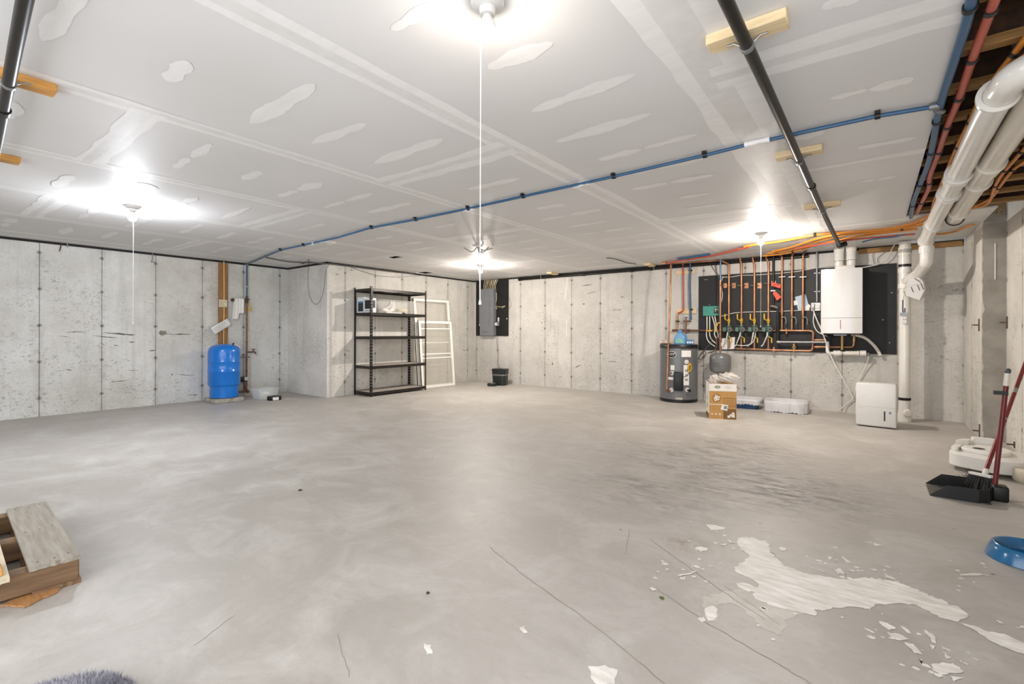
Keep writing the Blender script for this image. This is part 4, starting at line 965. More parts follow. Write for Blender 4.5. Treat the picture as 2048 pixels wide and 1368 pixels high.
tag(M().tube(smooth_path([ony(u, v, YB-.06) for u, v in [(1425,682),(1414,695),(1404,705),(1398,716),(1401,719),(1412,708),(1407,702),(1399,712)]]), .006, 6).build('loose_cable', MT['cableg']), 'loose dark cable loop hanging at the board corner by the heater', 'cable')
# ---- red and blue drops on wood battens by the heater
def batten(label, u0, v0, u1, v1):
    a, b_ = ony(u0, v1, YB), ony(u1, v0, YB)
    q = thing('wood_batten', label, 'batten', (a.x, YB, a.z)); M().rbox((0, -.022, 0), (b_.x-a.x, -.0008, b_.z-a.z), .003, 1).build('batten', MT['wood'], q)
batten('upper pale wood batten behind the red and blue pipes', 1352.5, 539, 1391, 550)
batten('lower pale wood batten behind the red and blue pipes', 1354, 617, 1393, 628)
yd = YB - .042
t, o = pipe('red plastic pipe dropping down the wall to the water heater', [ony(1366, 524, yd), ony(1367, 620, yd), ony(1362, 625, yd), ony(1356, 626, yd)], .0135, MT['pexr'], 'hot_water_pipe')
m = M(o); m.tube(round_path([ony(1357, 626, yd), ony(1355, 630, yd), ony(1355, 660, yd)], .02), .013, 8); m.build('copper_tail', MT['copper'], t)
m = M(o); m.ball(ony(1355, 643, yd), .026, 10); m.cyl(ony(1355, 650, yd), ony(1355, 638, yd), .018); m.build('valve', MT['brass'], t)
m = M(o); m.box(ony(1351, 643.5, yd-.03), ony(1360, 641.5, yd-.02)); recalc(m.build('valve_lever', MT['blackiron'], t))
t, o = pipe('blue plastic pipe dropping down the wall beside the red one', [ony(1381, 524, yd), ony(1379.5, 570, yd), ony(1381.5, 640, yd)], .0165, MT['pexb'], 'cold_water_pipe')
m = M(o); m.cyl(ony(1372, 637, yd-.02), ony(1372, 671, yd-.02), .013); m.build('mixing_stem', MT['oldcopper'], t)
m = M(o); m.cyl(ony(1367, 642.5, yd-.02), ony(1382, 642.5, yd-.02), .013); m.build('crosspiece', MT['oldcopper'], t)
m = M(o); m.lathe([(0, 0), (.024, 0), (.026, .012), (0, .014)], ony(1372, 636, yd-.02), (0, 0, 1), 14); m.build('knob', MT['black'], t)
for u, v in ((1380, 541), (1381, 619)):
    q = ony(u, v, yd); m = M(o); m.ring(q - Vector((0, 0, .008)), q + Vector((0, 0, .008)), .0165, .006, 12); m.box((q.x+.014, yd+.0, q.z-.012), (q.x+.035, YB-.023, q.z+.012)); m.build('pipe_clip', MT['black'], t)
# ---- red mains under the ceiling at the wall head
t, o = pipe('red plastic main slanting along the wall head over the heater', [onz(1327, 526.5, 2.185), onz(1345, 524, 2.185), onz(1430, 510.5, 2.185), onz(1475, 499, 2.185), onz(1500, 493, 2.185)], .017, MT['pexr'], 'red_main', bend=.03)
m = M(o); m.cyl(onz(1325, 527, 2.185), onz(1333, 525.6, 2.185), .022); m.build('end_fitting', MT['copper'], t)
t, o = pipe('blue plastic stub end lying above the red main', [onz(1355, 518, 2.195), onz(1420, 508.5, 2.195)], .016, MT['pexb'], 'blue_main', bend=.02)
m = M(o); m.cyl(onz(1352, 518.4, 2.195), onz(1357, 517.7, 2.195), .019); m.build('end_cap', MT['galv'], t)
# ---- water heater
HC_ = Vector((-2.45, 7.575, 0)); R = .283; HH = .895
t = thing('water_heater', 'grey indirect water heater tank with black lid and oval badge', 'water heater', HC_)
dv = Vector((-HC_.x, -HC_.y, 0)).normalized(); A0 = math.atan2(dv.y, dv.x)
M().lathe([(0, .045), (R, .045), (R, HH-.055), (0, HH-.055)], seg=56).build('jacket', mat('heater_grey', '#6e6f71', .32, .15, var=.02), t)
M().lathe([(0, 0), (R*.97, 0), (R*1.008, .01), (R*1.008, .05), (0, .05)], seg=56).build('base_ring', MT['black'], t)
M().lathe([(0, HH-.06), (R*1.012, HH-.06), (R*1.012, HH-.01), (R*.99, HH), (0, HH)], seg=56).build('lid', MT['black'], t)
def hp(u, v, off=0.):
    """height + angle on the jacket seen at a photo pixel"""
    r = ray(u, v); d = Vector((r.x, r.y)); c = Vector((HC_.x, HC_.y)); d2 = d.normalized(); k = c.dot(d2); perp = (c - d2*k); q = (R+off)**2 - perp.length_squared
    s = k - math.sqrt(max(q, 0)); p = d2*s; lam = s/d.length
    return Vector((p.x - c.x, p.y - c.y, HC + r.z*lam))
def ang(u): q = hp(u, 740); return math.atan2(q.y, q.x)
def patch_on(name, u0, v0, u1, v1, m, off=.0015, par=None):
    p0, p1 = hp(u0, v1), hp(u1, v0); a0, a1 = math.atan2(p0.y, p0.x), math.atan2(p1.y, p1.x)
    g = M(); g.grid(lambda a_, c_: ((R+off)*cos(a0+(a1-a0)*a_), (R+off)*sin(a0+(a1-a0)*a_), p0.z+(p1.z-p0.z)*c_), 8, 1)
    return g.build(name, m, par or t)
def facing(u, v, off):
    p = hp(u, v); n = Vector((p.x, p.y, 0)).normalized(); return p + n*off, n
p, n = facing(1343.5, 709, .001)
M().lathe([(0, 0), (.056, 0), (.056, .003), (0, .003)], p, n, 32, sx=1, sy=.72).build('badge', MT['paperw'], t)
# oval badge lies flat on the jacket: wide across, lower in height
bx = n.cross(Vector((0, 0, 1))) * -1
Bm = basis(bx, Vector((0, 0, 1)), n)
def oval(a_, b2, z0_, z1_, m, nm, par):
    g = M(); k = 36; g.add([p + Bm @ Vector((a_*cos(2*pi*i/k), b2*sin(2*pi*i/k), z0_)) for i in range(k)] + [p + Bm @ Vector((a_*cos(2*pi*i/k), b2*sin(2*pi*i/k), z1_)) for i in range(k)], [tuple(range(k, 2*k))] + [(i, (i+1) % k, k+(i+1) % k, k+i) for i in range(k)])
    return g.build(nm, m, par, smooth=False)
bpy.data.objects.remove([o_ for o_ in t.children if o_.name.startswith('badge')][0])
bd = oval(.074, .052, -.002, .004, MT['paperw'], 'badge', t)
bi = oval(.067, .045, .004, .0055, MT['black'], 'badge_field', bd)
text_mesh('HTP', .058, .001, MT['paperw'], 'badge_lettering', bd, Bm, p + n*.007)
patch_on('data_plate', 1363, 701, 1382, 714, MT['paperw'])
patch_on('warning_label', 1341, 730.5, 1349, 740, MT['paperw']); patch_on('small_label', 1335, 754.5, 1347, 759, MT['paperw']); patch_on('base_label', 1351, 795.5, 1365, 800, mat('dull_label', '#b9b2a8', .6)); patch_on('instruction_strip', 1367, 730, 1378, 770.5, MT['paperw'])
for k in range(3): patch_on('strip_print', 1370, 739+k*9, 1376, 744+k*9, MT['inkg'], .002)
p0, p1 = hp(1347.5, 781), hp(1366.5, 744); a0, a1 = math.atan2(p0.y, p0.x), math.atan2(p1.y, p1.x)
am = (a0+a1)/2; Bn = basis(Vector((-sin(am), cos(am), 0)), Vector((0, 0, 1)), Vector((cos(am), sin(am), 0))); c0 = Vector((R*cos(am), R*sin(am), (p0.z+p1.z)/2)); hw, hh = (p1-p0).length*.0 + abs(a1-a0)*R/2, (p1.z-p0.z)/2
M().rbox((-hw, -hh, -.03), (hw, hh, .035), .018, 3, Bn, c0).build('element_cover', MT['black'], t)
for u, v in ((1373, 724), (1344, 746.5), (1343.5, 780), (1374.5, 780)):
    p, n = facing(u, v, -.004); M().lathe([(0, 0), (.034, 0), (.036, .006), (.028, .014), (0, .014)], p, n, 22).build('port_collar', MT['white'], t)
p, n = facing(1375, 780, .01); m = M(); m.cyl(p, p + n*.05, .012); m.lathe([(0, .05), (.022, .05), (.022, .06), (0, .06)], p, n, 8); m.tube([p + n*.03, p + n*.035 + Vector((0, 0, -.03))], .009, 6); m.build('drain_tap', MT['blackiron'], t)
p, n = facing(1343, 746, .006); M().cyl(p, p + n*.03, .014).build('port_nipple', MT['oldcopper'], t)
p, n = facing(1377, 735, .006); sd = n.cross(Vector((0, 0, 1))); cl = thing('extension_cord_bundle', 'bright yellow cord bundle hooked on the front of the grey heater', 'cord', HC_ + p + n*.03)
m = M(); pts = []
for k in range(40): a = k*.75; pts.append(-sd*(.022+.006*sin(k))*cos(a) + Vector((0, 0, 1))*(.062 + .008*sin(k*1.7))*sin(a) + n*(.012*sin(k*.4)))
m.tube(smooth_path(pts, 3), .0045, 6); m.build('cord', MT['yellow'], cl)
tag(M().tube(smooth_path([HC_ + hp(u, v, .01) for u, v in [(1378,744),(1376,750),(1371,753),(1366,754)]]), .003, 6).build('thermostat_lead', MT['black']), 'thin black lead curving from yellow cord to heater cover', 'wire')
# tall copper pipe in front of the heater
p, n = facing(1338, 781, .06); q = facing(1340, 690, .06)[0]
x_, y_ = HC_.x + p.x, HC_.y + p.y
t2, o2 = pipe('tall copper pipe rising in front of the grey heater to the ceiling', [(x_ + .05, y_ + .07, p.z), (x_, y_, p.z), (x_ + .0, y_, p.z+.02), ony(1341, 570, 7.35), ony(1342, 533, 7.38), ony(1342, 529, 7.40)], RC, MT['copper'], 'copper_riser', bend=.02, o=(x_, y_, p.z))
fit(t2, o2, (x_, y_, p.z-.02), (x_, y_, p.z+.03), .02, MT['oldcopper'], 'elbow'); fit(t2, o2, ony(1342, 534, 7.38), ony(1342, 530, 7.39), .018, MT['copper'], 'coupling')
# jug, carton and rags on the lid
c = HC_ + Vector((.06, -.115, HH)); t = thing('detergent_jug', 'blue detergent jug standing on the heater lid', 'jug', c, A0 + pi/2)
JUG = mat('blue_jug', '#6c9cc8', .25, var=.06, scale=9)
loft(M(), [rr_ring(.17, .10, 0, .04), rr_ring(.185, .11, .015, .045), rr_ring(.18, .108, .10, .045), rr_ring(.14, .09, .145, .04), rr_ring(.07, .055, .17, .025), rr_ring(.05, .05, .185, .02)]).build('bottle', JUG, t)
M().lathe([(0, .18), (.03, .18), (.028, .225), (0, .23)], seg=18).build('cap', mat('blue_cap', '#5f93c4', .3), t)
M().tube(smooth_path([(.05, 0, .16), (.085, 0, .15), (.095, 0, .10), (.085, 0, .06)]), .012, 8).build('handle', JUG, t)
M().rbox((-.07, -.0585, .02), (.055, -.054, .09), .002, 1).build('front_label', mat('jug_label', '#3c8fd0', .4, var=.0, scale=22, col2='#9fd06a'), t)
c = HC_ + Vector((.20, -.08, HH)); t = thing('small_carton', 'small blue and white carton on the heater lid beside the jug', 'box', c, A0 + pi/2)
M().rbox((-.055, -.03, 0), (.055, .03, .075), .002, 1).build('carton', mat('blue_carton', '#3d74a8', .5, var=.05), t)
for k, (x0_, x1_) in enumerate(((-.045, -.02), (-.01, .012), (.022, .045))): M().box((x0_, -.0315, .02), (x1_, -.03, .05)).build('printed_mark', MT['paperw'], t)
c = HC_ + Vector((-.165, -.12, HH+.001)); t = thing('folded_rags', 'orange and white rags bunched on the heater lid edge', 'rag', c)
r = random.Random(8); bm = bmesh.new(); bmesh.ops.create_icosphere(bm, subdivisions=3, radius=1)
for v in bm.verts: n_ = 1 + .2*sin(7*v.co.x) + r.uniform(-.1, .1); v.co = Vector((v.co.x*.095*n_, v.co.y*.07*n_, (v.co.z+1)*.03*n_))
M().bm(bm).build('cloth', mat('rag_cloth', '#cfae9a', .9, var=0, scale=25, col2='#e3ddd4'), t, ang=180)
# ---- boiler
yb = 7.42
a, b_ = ony(1641.5, 666.5, yb), ony(1725, 534, yb)
t = thing('wall_boiler', 'white wall hung boiler with thin red line on black board', 'boiler', (a.x, YW, a.z))
w, h, dp = b_.x - a.x, b_.z - a.z, YW - yb
zs_ = h*.235
def body(z0_, z1_, nm):
    m = M(); bow = .022; n = 12
    prof = [Vector((w*i/n, -dp + bow*(2*i/n-1)**2 , 0)) for i in range(n+1)] + [Vector((w, -.001, 0)), Vector((0, -.001, 0))]
    m.prism([q + Vector((0, 0, z0_)) for q in prof], (0, 0, z1_-z0_)); return recalc(m.build(nm, MT['boiler'], t))
body(zs_+.004, h, 'case'); lp_ = body(0, zs_, 'lower_panel')
M().box((.004, -dp+.024, zs_-.001), (w-.004, -.01, zs_+.005)).build('panel_gap', MT['inkg'], t)
M().rbox((w*.485-.004, -dp-.003, zs_*.28), (w*.485+.004, -dp+.004, zs_*.88), .001, 1).build('red_line', mat('dull_red', '#b0604f', .5), lp_)
M().box((w*.40, -dp-.0015, h*.795), (w*.58, -dp+.004, h*.802)).build('raised_badge', mat('badge_grey', '#c9c8c6', .3), t)
M().box((w*.3, -dp*.6, -.03), (w*.62, -dp*.2, -.012)).build('connection_plate', MT['galv'], t)
M().box((w*.1, -dp*.8, -.014), (w*.95, -.02, -.001)).build('underside', MT['black'], t)
m = M(); m.cyl((w*.5, -dp*.35, -.22), (w*.5, -dp*.35, -.01), .018); m.build('gas_cock', MT['brass'], t)
# flue collar and two white flue pipes
base = Vector((a.x + w*.55, YW - dp*.5, a.z + h))
t2 = thing('flue_pair', 'twin white flue pipes rising from the boiler top', 'flue', base)
M().rbox((-.10, -.075, 0), (.12, .075, .055), .02, 2).build('collar', MT['pvc'], t2)
for x0_ in (-.055, .075):
    g = M(); zt_ = ZC + .03 - base.z
    g.lathe([(.052, .05), (.052, .12), (.058, .125), (.058, .16), (.055, .165), (.055, zt_-.10), (.060, zt_-.095), (.060, zt_-.03), (0, zt_-.03)], (x0_, 0, 0), seg=28, cap=False); g.build('flue_pipe', MT['pvc'], t2)
    M().ring((x0_, 0, .118), (x0_, 0, .126), .053, .007, 24).build('joint_ring', MT['inkg'], t2)
# condensate neutraliser and hoses
yn = YW - .10
a_ = ony(1664, 706.5, yn); t = thing('condensate_neutralizer', 'white and clear condensate tube below the boiler', 'filter', a_)
def nx(u, v): return ony(u, v, yn)
m = M(a_); m.cyl(nx(1667, 706.5), nx(1681, 706.5), .038, seg=20); m.build('end_socket', MT['pvc'], t)
m = M(a_); m.cyl(nx(1679, 706.5), nx(1719, 706.5), .030, seg=20); m.build('clear_tube', MT['pvc2'], t)
m = M(a_); m.cyl(nx(1720, 706.5), nx(1732.5, 706.5), .038, seg=20); m.build('end_socket', MT['pvc'], t)
m = M(a_); m.ring(nx(1715, 706.5), nx(1717.5, 706.5), .03, .006, 20); m.build('joint_ring', MT['pvc'], t)
m = M(a_); m.ring(nx(1684, 706.5), nx(1686, 706.5), .030, .007, 20); m.build('hose_clamp', MT['galv'], t)
m = M(a_); m.tube(round_path([nx(1655, 683), nx(1655, 706), nx(1667, 706.5)], .03), .022, 12); m.build('trap_elbow', MT['pvc'], t)
m = M(a_); m.tube([nx(1732, 706.5), nx(1737, 706.5), nx(1737.5, 712)], .012, 8); m.build('outlet', MT['steel'], t)
def hose(label, pts, r, m, y, name='hose', cat='hose'):
    return tag(M().tube(smooth_path([ony(u, v, y[i] if isinstance(y, list) else y) for i, (u, v) in enumerate(pts)]), r, 8).build(name, m), label, cat)
hose('translucent relief hose curving down from under the boiler', [(1703,669),(1715,671),(1730,676),(1745,688),(1755,700),(1761,711)], .019, MT['pvc2'], YW-.06, 'relief_hose')
hose('thin white drain tube from the neutralizer to the floor', [(1737.5,713),(1733,730),(1722,752),(1712,775),(1707,795),(1690,810),(1677,822)], .007, MT['cablew'], [yn, YB-.06, YB-.04, YB-.04, YB-.04, YB-.05, 7.68], 'drain_tube')
hose('white boiler cord trailing from the outlet down to the floor', [(1627,622),(1633,638),(1643,660),(1652,684),(1660,708),(1672,732),(1685,755),(1698,778),(1706,795)], .008, MT['cablew'], YW-.14, 'power_cord', 'cord')
hose('white cord loop from the outlet under the boiler', [(1628,626),(1627,645),(1634,662),(1648,670),(1660,674)], .007, MT['cablew'], YW-.05, 'power_cord', 'cord')
hose('black boiler lead bundled under the boiler', [(1650,667),(1658,674),(1655,682),(1668,672),(1680,668)], .010, MT['black'], YW-.13, 'boiler_lead', 'cable')
# conduit + outlet
t, o = pipe('grey conduit running down the board to the boiler outlet', [wp(1634, 498, YW-.02), wp(1634, 604, YW-.02)], .0125, MT['galv'], 'conduit', o=wp(1634, 604, YW-.02))
for v in (546, 583):
    q = wp(1634, v, YW-.02); M(o).box((q.x-.035, YW-.012, q.z-.006), (q.x+.035, YW-.0008, q.z+.006)).build('conduit_strap', MT['galv'], t)
a, b_ = ony(1622, 622, YW-.05), ony(1641, 605, YW-.05)
t = thing('boiler_outlet', 'white outlet box with plug at the side of the boiler', 'outlet', (a.x, YW, a.z))
M().rbox((0, -.05, 0), (b_.x-a.x, -.001, b_.z-a.z), .005, 1).build('outlet_box', MT['white'], t)
M().lathe([(0, 0), (.03, 0), (.028, .012), (0, .012)], ((b_.x-a.x)*.68, -.05, (b_.z-a.z)*.5), (0, -1, 0), 18).build('receptacle', MT['white'], t)
M().rbox(((b_.x-a.x)*.12, -.085, (b_.z-a.z)*.15), ((b_.x-a.x)*.40, -.05, (b_.z-a.z)*.85), .006, 2).build('plug', MT['steel'], t)
# cream cable to the ceiling past the boiler
hose('cream cable curling from the boiler top up to the ceiling', [(1725,535),(1742,532),(1762,526),(1776,514),(1784,498),(1791,486)], .007, MT['cablew'], YB-.10, 'cream_cable', 'cable')
hose('thin dark wire looping above the board beside the cream cable', [(1750,495),(1746,510),(1748,525),(1752,530)], .003, MT['cableg'], YB-.03, 'dark_wire', 'wire')
hose('thin dark wire crossing behind the cream cable', [(1790,485),(1772,503),(1756,516),(1757,528)], .003, MT['cableg'], YB-.025, 'dark_wire', 'wire')
# ---- cardboard box with bag
bx0, bx1 = onz(1418.5, 837), onz(1467, 836)
dd = (bx1 - bx0); rzb = radians(22)
t = thing('cardboard_carton', 'open brown and white cardboard carton on the floor before the heater', 'box', bx0, rzb)
Wb, Db, Hb = .315, .315, .435
CARD = mat('brown_card', '#bd8f52', .7, var=.04, scale=20); CW = mat('white_card_print', '#e6e1d8', .6, var=.03)
g = M()
for lo, hi in (((0, 0, 0), (Wb, .004, Hb*.83)), ((0, Db-.004, 0), (Wb, Db, Hb)), ((0, .004, 0), (.004, Db-.004, Hb)), ((Wb-.004, .004, 0), (Wb, Db-.004, Hb*.97)), ((.004, .004, 0), (Wb-.004, Db-.004, .004))): g.box(lo, hi)
g.build('carton_walls', CARD, t, smooth=False)
# printed panels, each a sheet on its face
M().box((-.0006, -.0012, Hb*.80), (Wb+.0006, .0045, Hb+.005)).build('white_flap', CW, t)
M().box((-.0014, -.001, 0), (-.0001, Db, Hb+.02)).build('side_print', CW, t)
DK = mat('dark_card_print', '#7d5a30', .7, var=.06)
M().box((Wb*.52, -.0014, 0), (Wb*.985, -.0001, Hb*.30)).build('dark_panel', DK, t)
g = M(); 
for lo, hi in (((.52, .36), (.98, .37)), ((.52, .60), (.98, .61)), ((.52, .36), (.53, .61)), ((.97, .36), (.98, .61))): g.box((Wb*lo[0], -.0014, Hb*lo[1]), (Wb*hi[0], -.0001, Hb*hi[1]))
for k in range(4): g.box((Wb*.56, -.0014, Hb*(.40+.05*k)), (Wb*.94, -.0001, Hb*(.405+.05*k)))
g.build('table_print', DK, t)
g = M(); g.ring((Wb*.27, -.0016, Hb*.60), (Wb*.27, -.0001, Hb*.60), .045, .005, 28); g.build('seal_ring', DK, t)
g = M(); r = random.Random(3)
for k in range(9): a = k*2.4; rr = .012*math.sqrt(k)*1.0; g.ball((Wb*.27 + rr*cos(a), -.001, Hb*.60 + rr*sin(a)), .011, 8, (1, .08, 1))
g.build('seal_emblem', CW, t)
M().box((.003, -.0015, Hb*.405), (Wb*.5, -.0001, Hb*.425)).build('white_rule', CW, t)
for k in range(3): M().ring((Wb*(.11+.14*k), -.0016, Hb*.14), (Wb*(.11+.14*k), -.0001, Hb*.14), .006, .006, 8).build('handling_mark', CW, t)
for k, (x, z, s_) in enumerate(((.72, .08, .03), (.80, .12, .03), (.88, .17, .03), (.88, .10, .035))): M().box((Wb*x-s_/2, -.0018, Hb*z-s_/2), (Wb*x+s_/2, -.0001, Hb*z+s_/2)).build('white_square', CW, t)
g = M(); g.prism([(Wb*(x), -.0018, Hb*z) for x, z in ((.42, .28), (.66, .24), (.70, .40), (.48, .43))], (0, .0016, 0)); q = recalc(g.build('shipping_label', MT['paperw'], t))
g = M()
for k in range(7): g.box((Wb*(.54+.018*k), -.0024, Hb*.29), (Wb*(.54+.018*k)+.0035, -.0018, Hb*.385))
g.build('label_bars', MT['ink'], q)
PH = mat('photo_print', '#77785c', .6, var=0, scale=30, col2='#c9c4b4')
g = M(); g.ball((Wb*.30, -.001, Hb*.92), .03, 10, (1.3, .08, .7)); g.build('plant_picture', PH, t)
g = M(); 
g.box((Wb*.58, -.0017, Hb*.93), (Wb*.8, -.0011, Hb*.94)); g.box((Wb*.62, -.0017, Hb*.89), (Wb*.8, -.0011, Hb*.9)); g.build('script_print', MT['inkg'], t)
for y_, z_, s_ in ((.12, .72, .02), (.2, .55, .03), (.14, .38, .035), (.22, .30, .03)): g = M(); g.ball((-.0016, y_, Hb*z_), s_, 10, (.05, 1, 1.2)); g.build('side_picture', PH, t)
M().box((-.0018, .01, .0), (-.0012, Db-.01, Hb*.14)).build('side_base_print', DK, t)
g = M(); g.add([(Wb, .02, Hb*.97), (Wb+.05, .03, Hb*.86), (Wb+.05, Db-.03, Hb*.86), (Wb, Db-.02, Hb*.97)], [(0, 1, 2, 3)]); o_ = g.build('side_flap', CARD, t); o_.modifiers.new('thick', 'SOLIDIFY').thickness = .004
FILM = mat('clear_film', '#e2dcd4', .25, var=0, alpha=.42)
def bag(label, c, size, seed, lobes=1.):
    q = thing('plastic_bag', label, 'bag', c); r = random.Random(seed); bm = bmesh.new(); bmesh.ops.create_icosphere(bm, subdivisions=4, radius=1)
    for v in bm.verts:
        x, y, z = v.co; n = 1 + .13*sin(x*6 + seed) * cos(y*5 + z*4) + .09*sin(11*z + 7*x) + r.uniform(-.02, .02)
        v.co = Vector((x*size[0]*n, y*size[1]*n, (z + 1)*size[2]*n))
    M().bm(bm).build('film', FILM, q, ang=180); return q
c0 = Matrix.Translation(bx0) @ RZ(rzb).to_4x4()
bag('crumpled clear plastic bag bulging from the open carton, the rounder lobe', c0 @ Vector((.26, .19, Hb*1.0)), (.13, .08, .065), 4)
bag('crumpled clear plastic bag in the open carton nearer the heater', c0 @ Vector((.085, .17, Hb*.9)), (.065, .10, .07), 9)
# ---- litter trays
NAVY = mat('navy_plastic', '#2d5486', .35, var=.04); LINER = mat('white_liner', '#cbcacc', .45, var=.03, bump=.25, scale=14)
def litter(label, c, rz, L, Wd, H, skirt, seed):
    q = thing('litter_tray', label, 'litter tray', c, rz)
    tray(M(), L, Wd, H, .006, .05, .05).build('tub', NAVY, q)
    r = random.Random(seed); n = 96; prof = []
    def base(k, f, z):
        a = 2*pi*k/n; ca, sa = cos(a), sin(a); e = 5.
        rr = 1/((abs(ca)**e + abs(sa)**e)**(1/e)); return Vector((ca*rr*(L/2 + f), sa*rr*(Wd/2 + f), z))
    w1 = [.006*sin(k*.9 + seed) + .004*sin(k*2.3) for k in range(n)]
    rings = []
    for f, z, wv in ((.050, H - skirt, 1.0), (.050, H - skirt*.5, .8), (.052, H - .002, .5), (.047, H + .012, .5), (.032, H + .017, .45), (.010, H + .004, .3), (-.016, H*.6, .5), (-.026, H*.3, .6), (-.034, .045, .2)):
        rings.append([base(k, f + w1[k]*wv + (.006 if f > .045 else 0), z + w1[(k*3) % n]*wv*(1.6 if f > .03 and z < H*.9 else .7)) for k in range(n)])
    m = M(); vs = [p for rg in rings for p in rg]; m.add(vs, [(j*n+i, j*n+(i+1) % n, (j+1)*n+(i+1) % n, (j+1)*n+i) for j in range(len(rings)-1) for i in range(n)] + [tuple((len(rings)-1)*n + i for i in range(n))])
    m.build('liner_bag', LINER, q, ang=70)
    return q
litter('navy blue litter tray with white liner directly behind the cardboard carton', (-1.50, 7.50, 0), radians(4), .40, .30, .125, .055, 2)
litter('litter tray covered in a white liner bag, between carton and dehumidifier', (-.945, 7.50, 0), radians(4), .41, .36, .135, .128, 5)
# ---- dehumidifier
t = thing('dehumidifier', 'white boxy dehumidifier standing before the back wall', 'dehumidifier', (.03, 6.81, 0), radians(-5.4))
w, d_, h = .372, .22, .50
M().rbox((-w/2, -.0, .012), (w/2, .085, h), .016, 3).build('front_shell', MT['white'], t)
M().rbox((-w/2+.01, .075, .012), (w/2-.008, d_, h-.008), .012, 2).build('rear_shell', mat('grey_shell', '#8b8680', .45, var=.03), t)
M().rbox((-w/2+.012, .02, h-.006), (w/2-.012, d_-.02, h+.004), .004, 1).build('top_cover', MT['white'], t)
M().box((w*.20, -.002, h*.17), (w*.235, .003, h*.39)).build('water_window', MT['black'], t)
M().box((w*.325, -.0015, h*.34), (w*.375, .003, h*.385)).build('blue_sticker', mat('sticker_blue', '#4a6a92', .4), t)
M().box((-w*.48, -.0008, h*.468), (w*.48, .003, h*.472)).build('bucket_seam', MT['inkg'], t)
M().box((-w*.44, -.0006, h*.42), (-w*.28, .003, h*.44)).build('bucket_grip', mat('soft_grey', '#d4d2ce', .4), t)
for sx in (-1, 1): M().cyl((sx*w*.4, .12, 0), (sx*w*.4, .12, .014), .012).build('foot', MT['black'], t)
# =============================================================== OPEN JOIST BAY
SP_ = ['first', 'second', 'third', 'fourth', 'fifth', 'sixth', 'seventh', 'eighth', 'ninth', 'tenth', 'eleventh', 'twelfth', 'thirteenth']
k = 0
for i in range(-3, 9):
    y = 2.68 + .404*i; x1 = (XN - .004); o = (XE, y, 2.25)
    t = thing('ceiling_joist', 'wooden joist in the open ceiling bay, %s counted from the camera' % SP_[k], 'joist', o, 0, 'joists in the open ceiling bay'); k += 1
    M(o).rbox((XE+.002, y-.029, 2.236), (x1, y+.029, 2.274), .003, 1).build('flange', MT['joist'], t)
    M(o).box((XE+.002, y-.006, 2.274), (x1, y+.006, 2.499)).build('web', MT['osb'], t)
ZP = 2.205
def tube_thing(name, label, pts, r, m, cat='pipe', clips=(), n=6, clipm='black', group=None):
    o = pts[len(pts)//2]; t = thing(name, label, cat, o, 0, group); P = smooth_path(pts, n)
    M(o).tube(P, r, 10).build('tube', MT[m], t)
    for c in clips:
        j = min(range(len(P)), key=lambda q: (P[q]-c).length); d = (P[min(j+1, len(P)-1)] - P[max(j-1, 0)]).normalized()
        g = M(o); g.ring(P[j] - d*.011, P[j] + d*.011, r, .006, 14); g.box(P[j] + Vector((-.011, -.011, r+.003)), P[j] + Vector((.011, .011, max(r+.006, 2.237 - P[j].z) if P[j].x > XE and P[j].y < 5.9 else max(r+.005, ZC - .004 - P[j].z)))); g.build('pipe_clip', MT[clipm], t)
    return t
def zz(pix, z=ZP): return [onz(u, v, z) for u, v in pix]
tube_thing('blue_bay_pipe', 'blue plastic pipe running along the drywall edge of the joist bay', zz([(1948,-35),(1935,40),(1908,125),(1880,215),(1866,290),(1856,330),(1838,375),(1827,405),(1822,435)]), .0165, 'pexb', clips=zz([(1940,18),(1869,245),(1861,302),(1837,370),(1826,412)]))
q = onz(1881, 214, ZP); t = thing('pipe_tee', 'zinc tee fitting joining the ceiling line to the bay pipe', 'fitting', q); M().cyl((-.02, -.02, -.019), (.012, .02, -.019), .012).build('tee_body', MT['galv'], t)
tube_thing('red_bay_pipe', 'red plastic pipe running beside the blue one under the joists', zz([(2003,-35),(1982,20),(1945,118),(1919,195),(1895,252),(1878,303),(1860,352),(1858,375),(1846,400),(1834,425)]), .0165, 'pexr', clips=zz([(1980,18),(1945,118),(1919,195),(1895,250),(1880,302),(1858,366),(1845,403)]))
tube_thing('orange_bay_pipe', 'orange heating tube crossing joists between red pipe and white drain', zz([(2075,45),(2030,105),(1995,150),(1968,185),(1940,243),(1915,293),(1895,340),(1878,380),(1868,405),(1864,425)]), .0125, 'pexo', clips=zz([(2029,102),(1967,186),(1938,245),(1914,294)]))
tube_thing('orange_bay_pipe', 'orange heating tube half hidden behind the near white drain elbow', zz([(2080,75),(2042,118),(2012,160)], 2.21), .0125, 'pexo', n=4)
tube_thing('orange_bay_pipe', 'orange heating tube by the concrete wall, outer of the wall pair', zz([(2085,255),(2048,298),(2030,318),(2011,340),(1998,357),(1988,378),(1983,395),(1972,409),(1950,415),(1930,420)]), .0115, 'pexo', clips=zz([(2042,304),(2010,340),(1987,372)]))
tube_thing('orange_bay_pipe', 'orange heating tube by the concrete wall, inner of the wall pair', zz([(2090,282),(2056,317),(2030,336),(2015,352),(2000,372),(1985,393),(1968,404),(1950,412)], 2.21), .0115, 'pexo', clips=zz([(2028,338),(1998,374)], 2.21))
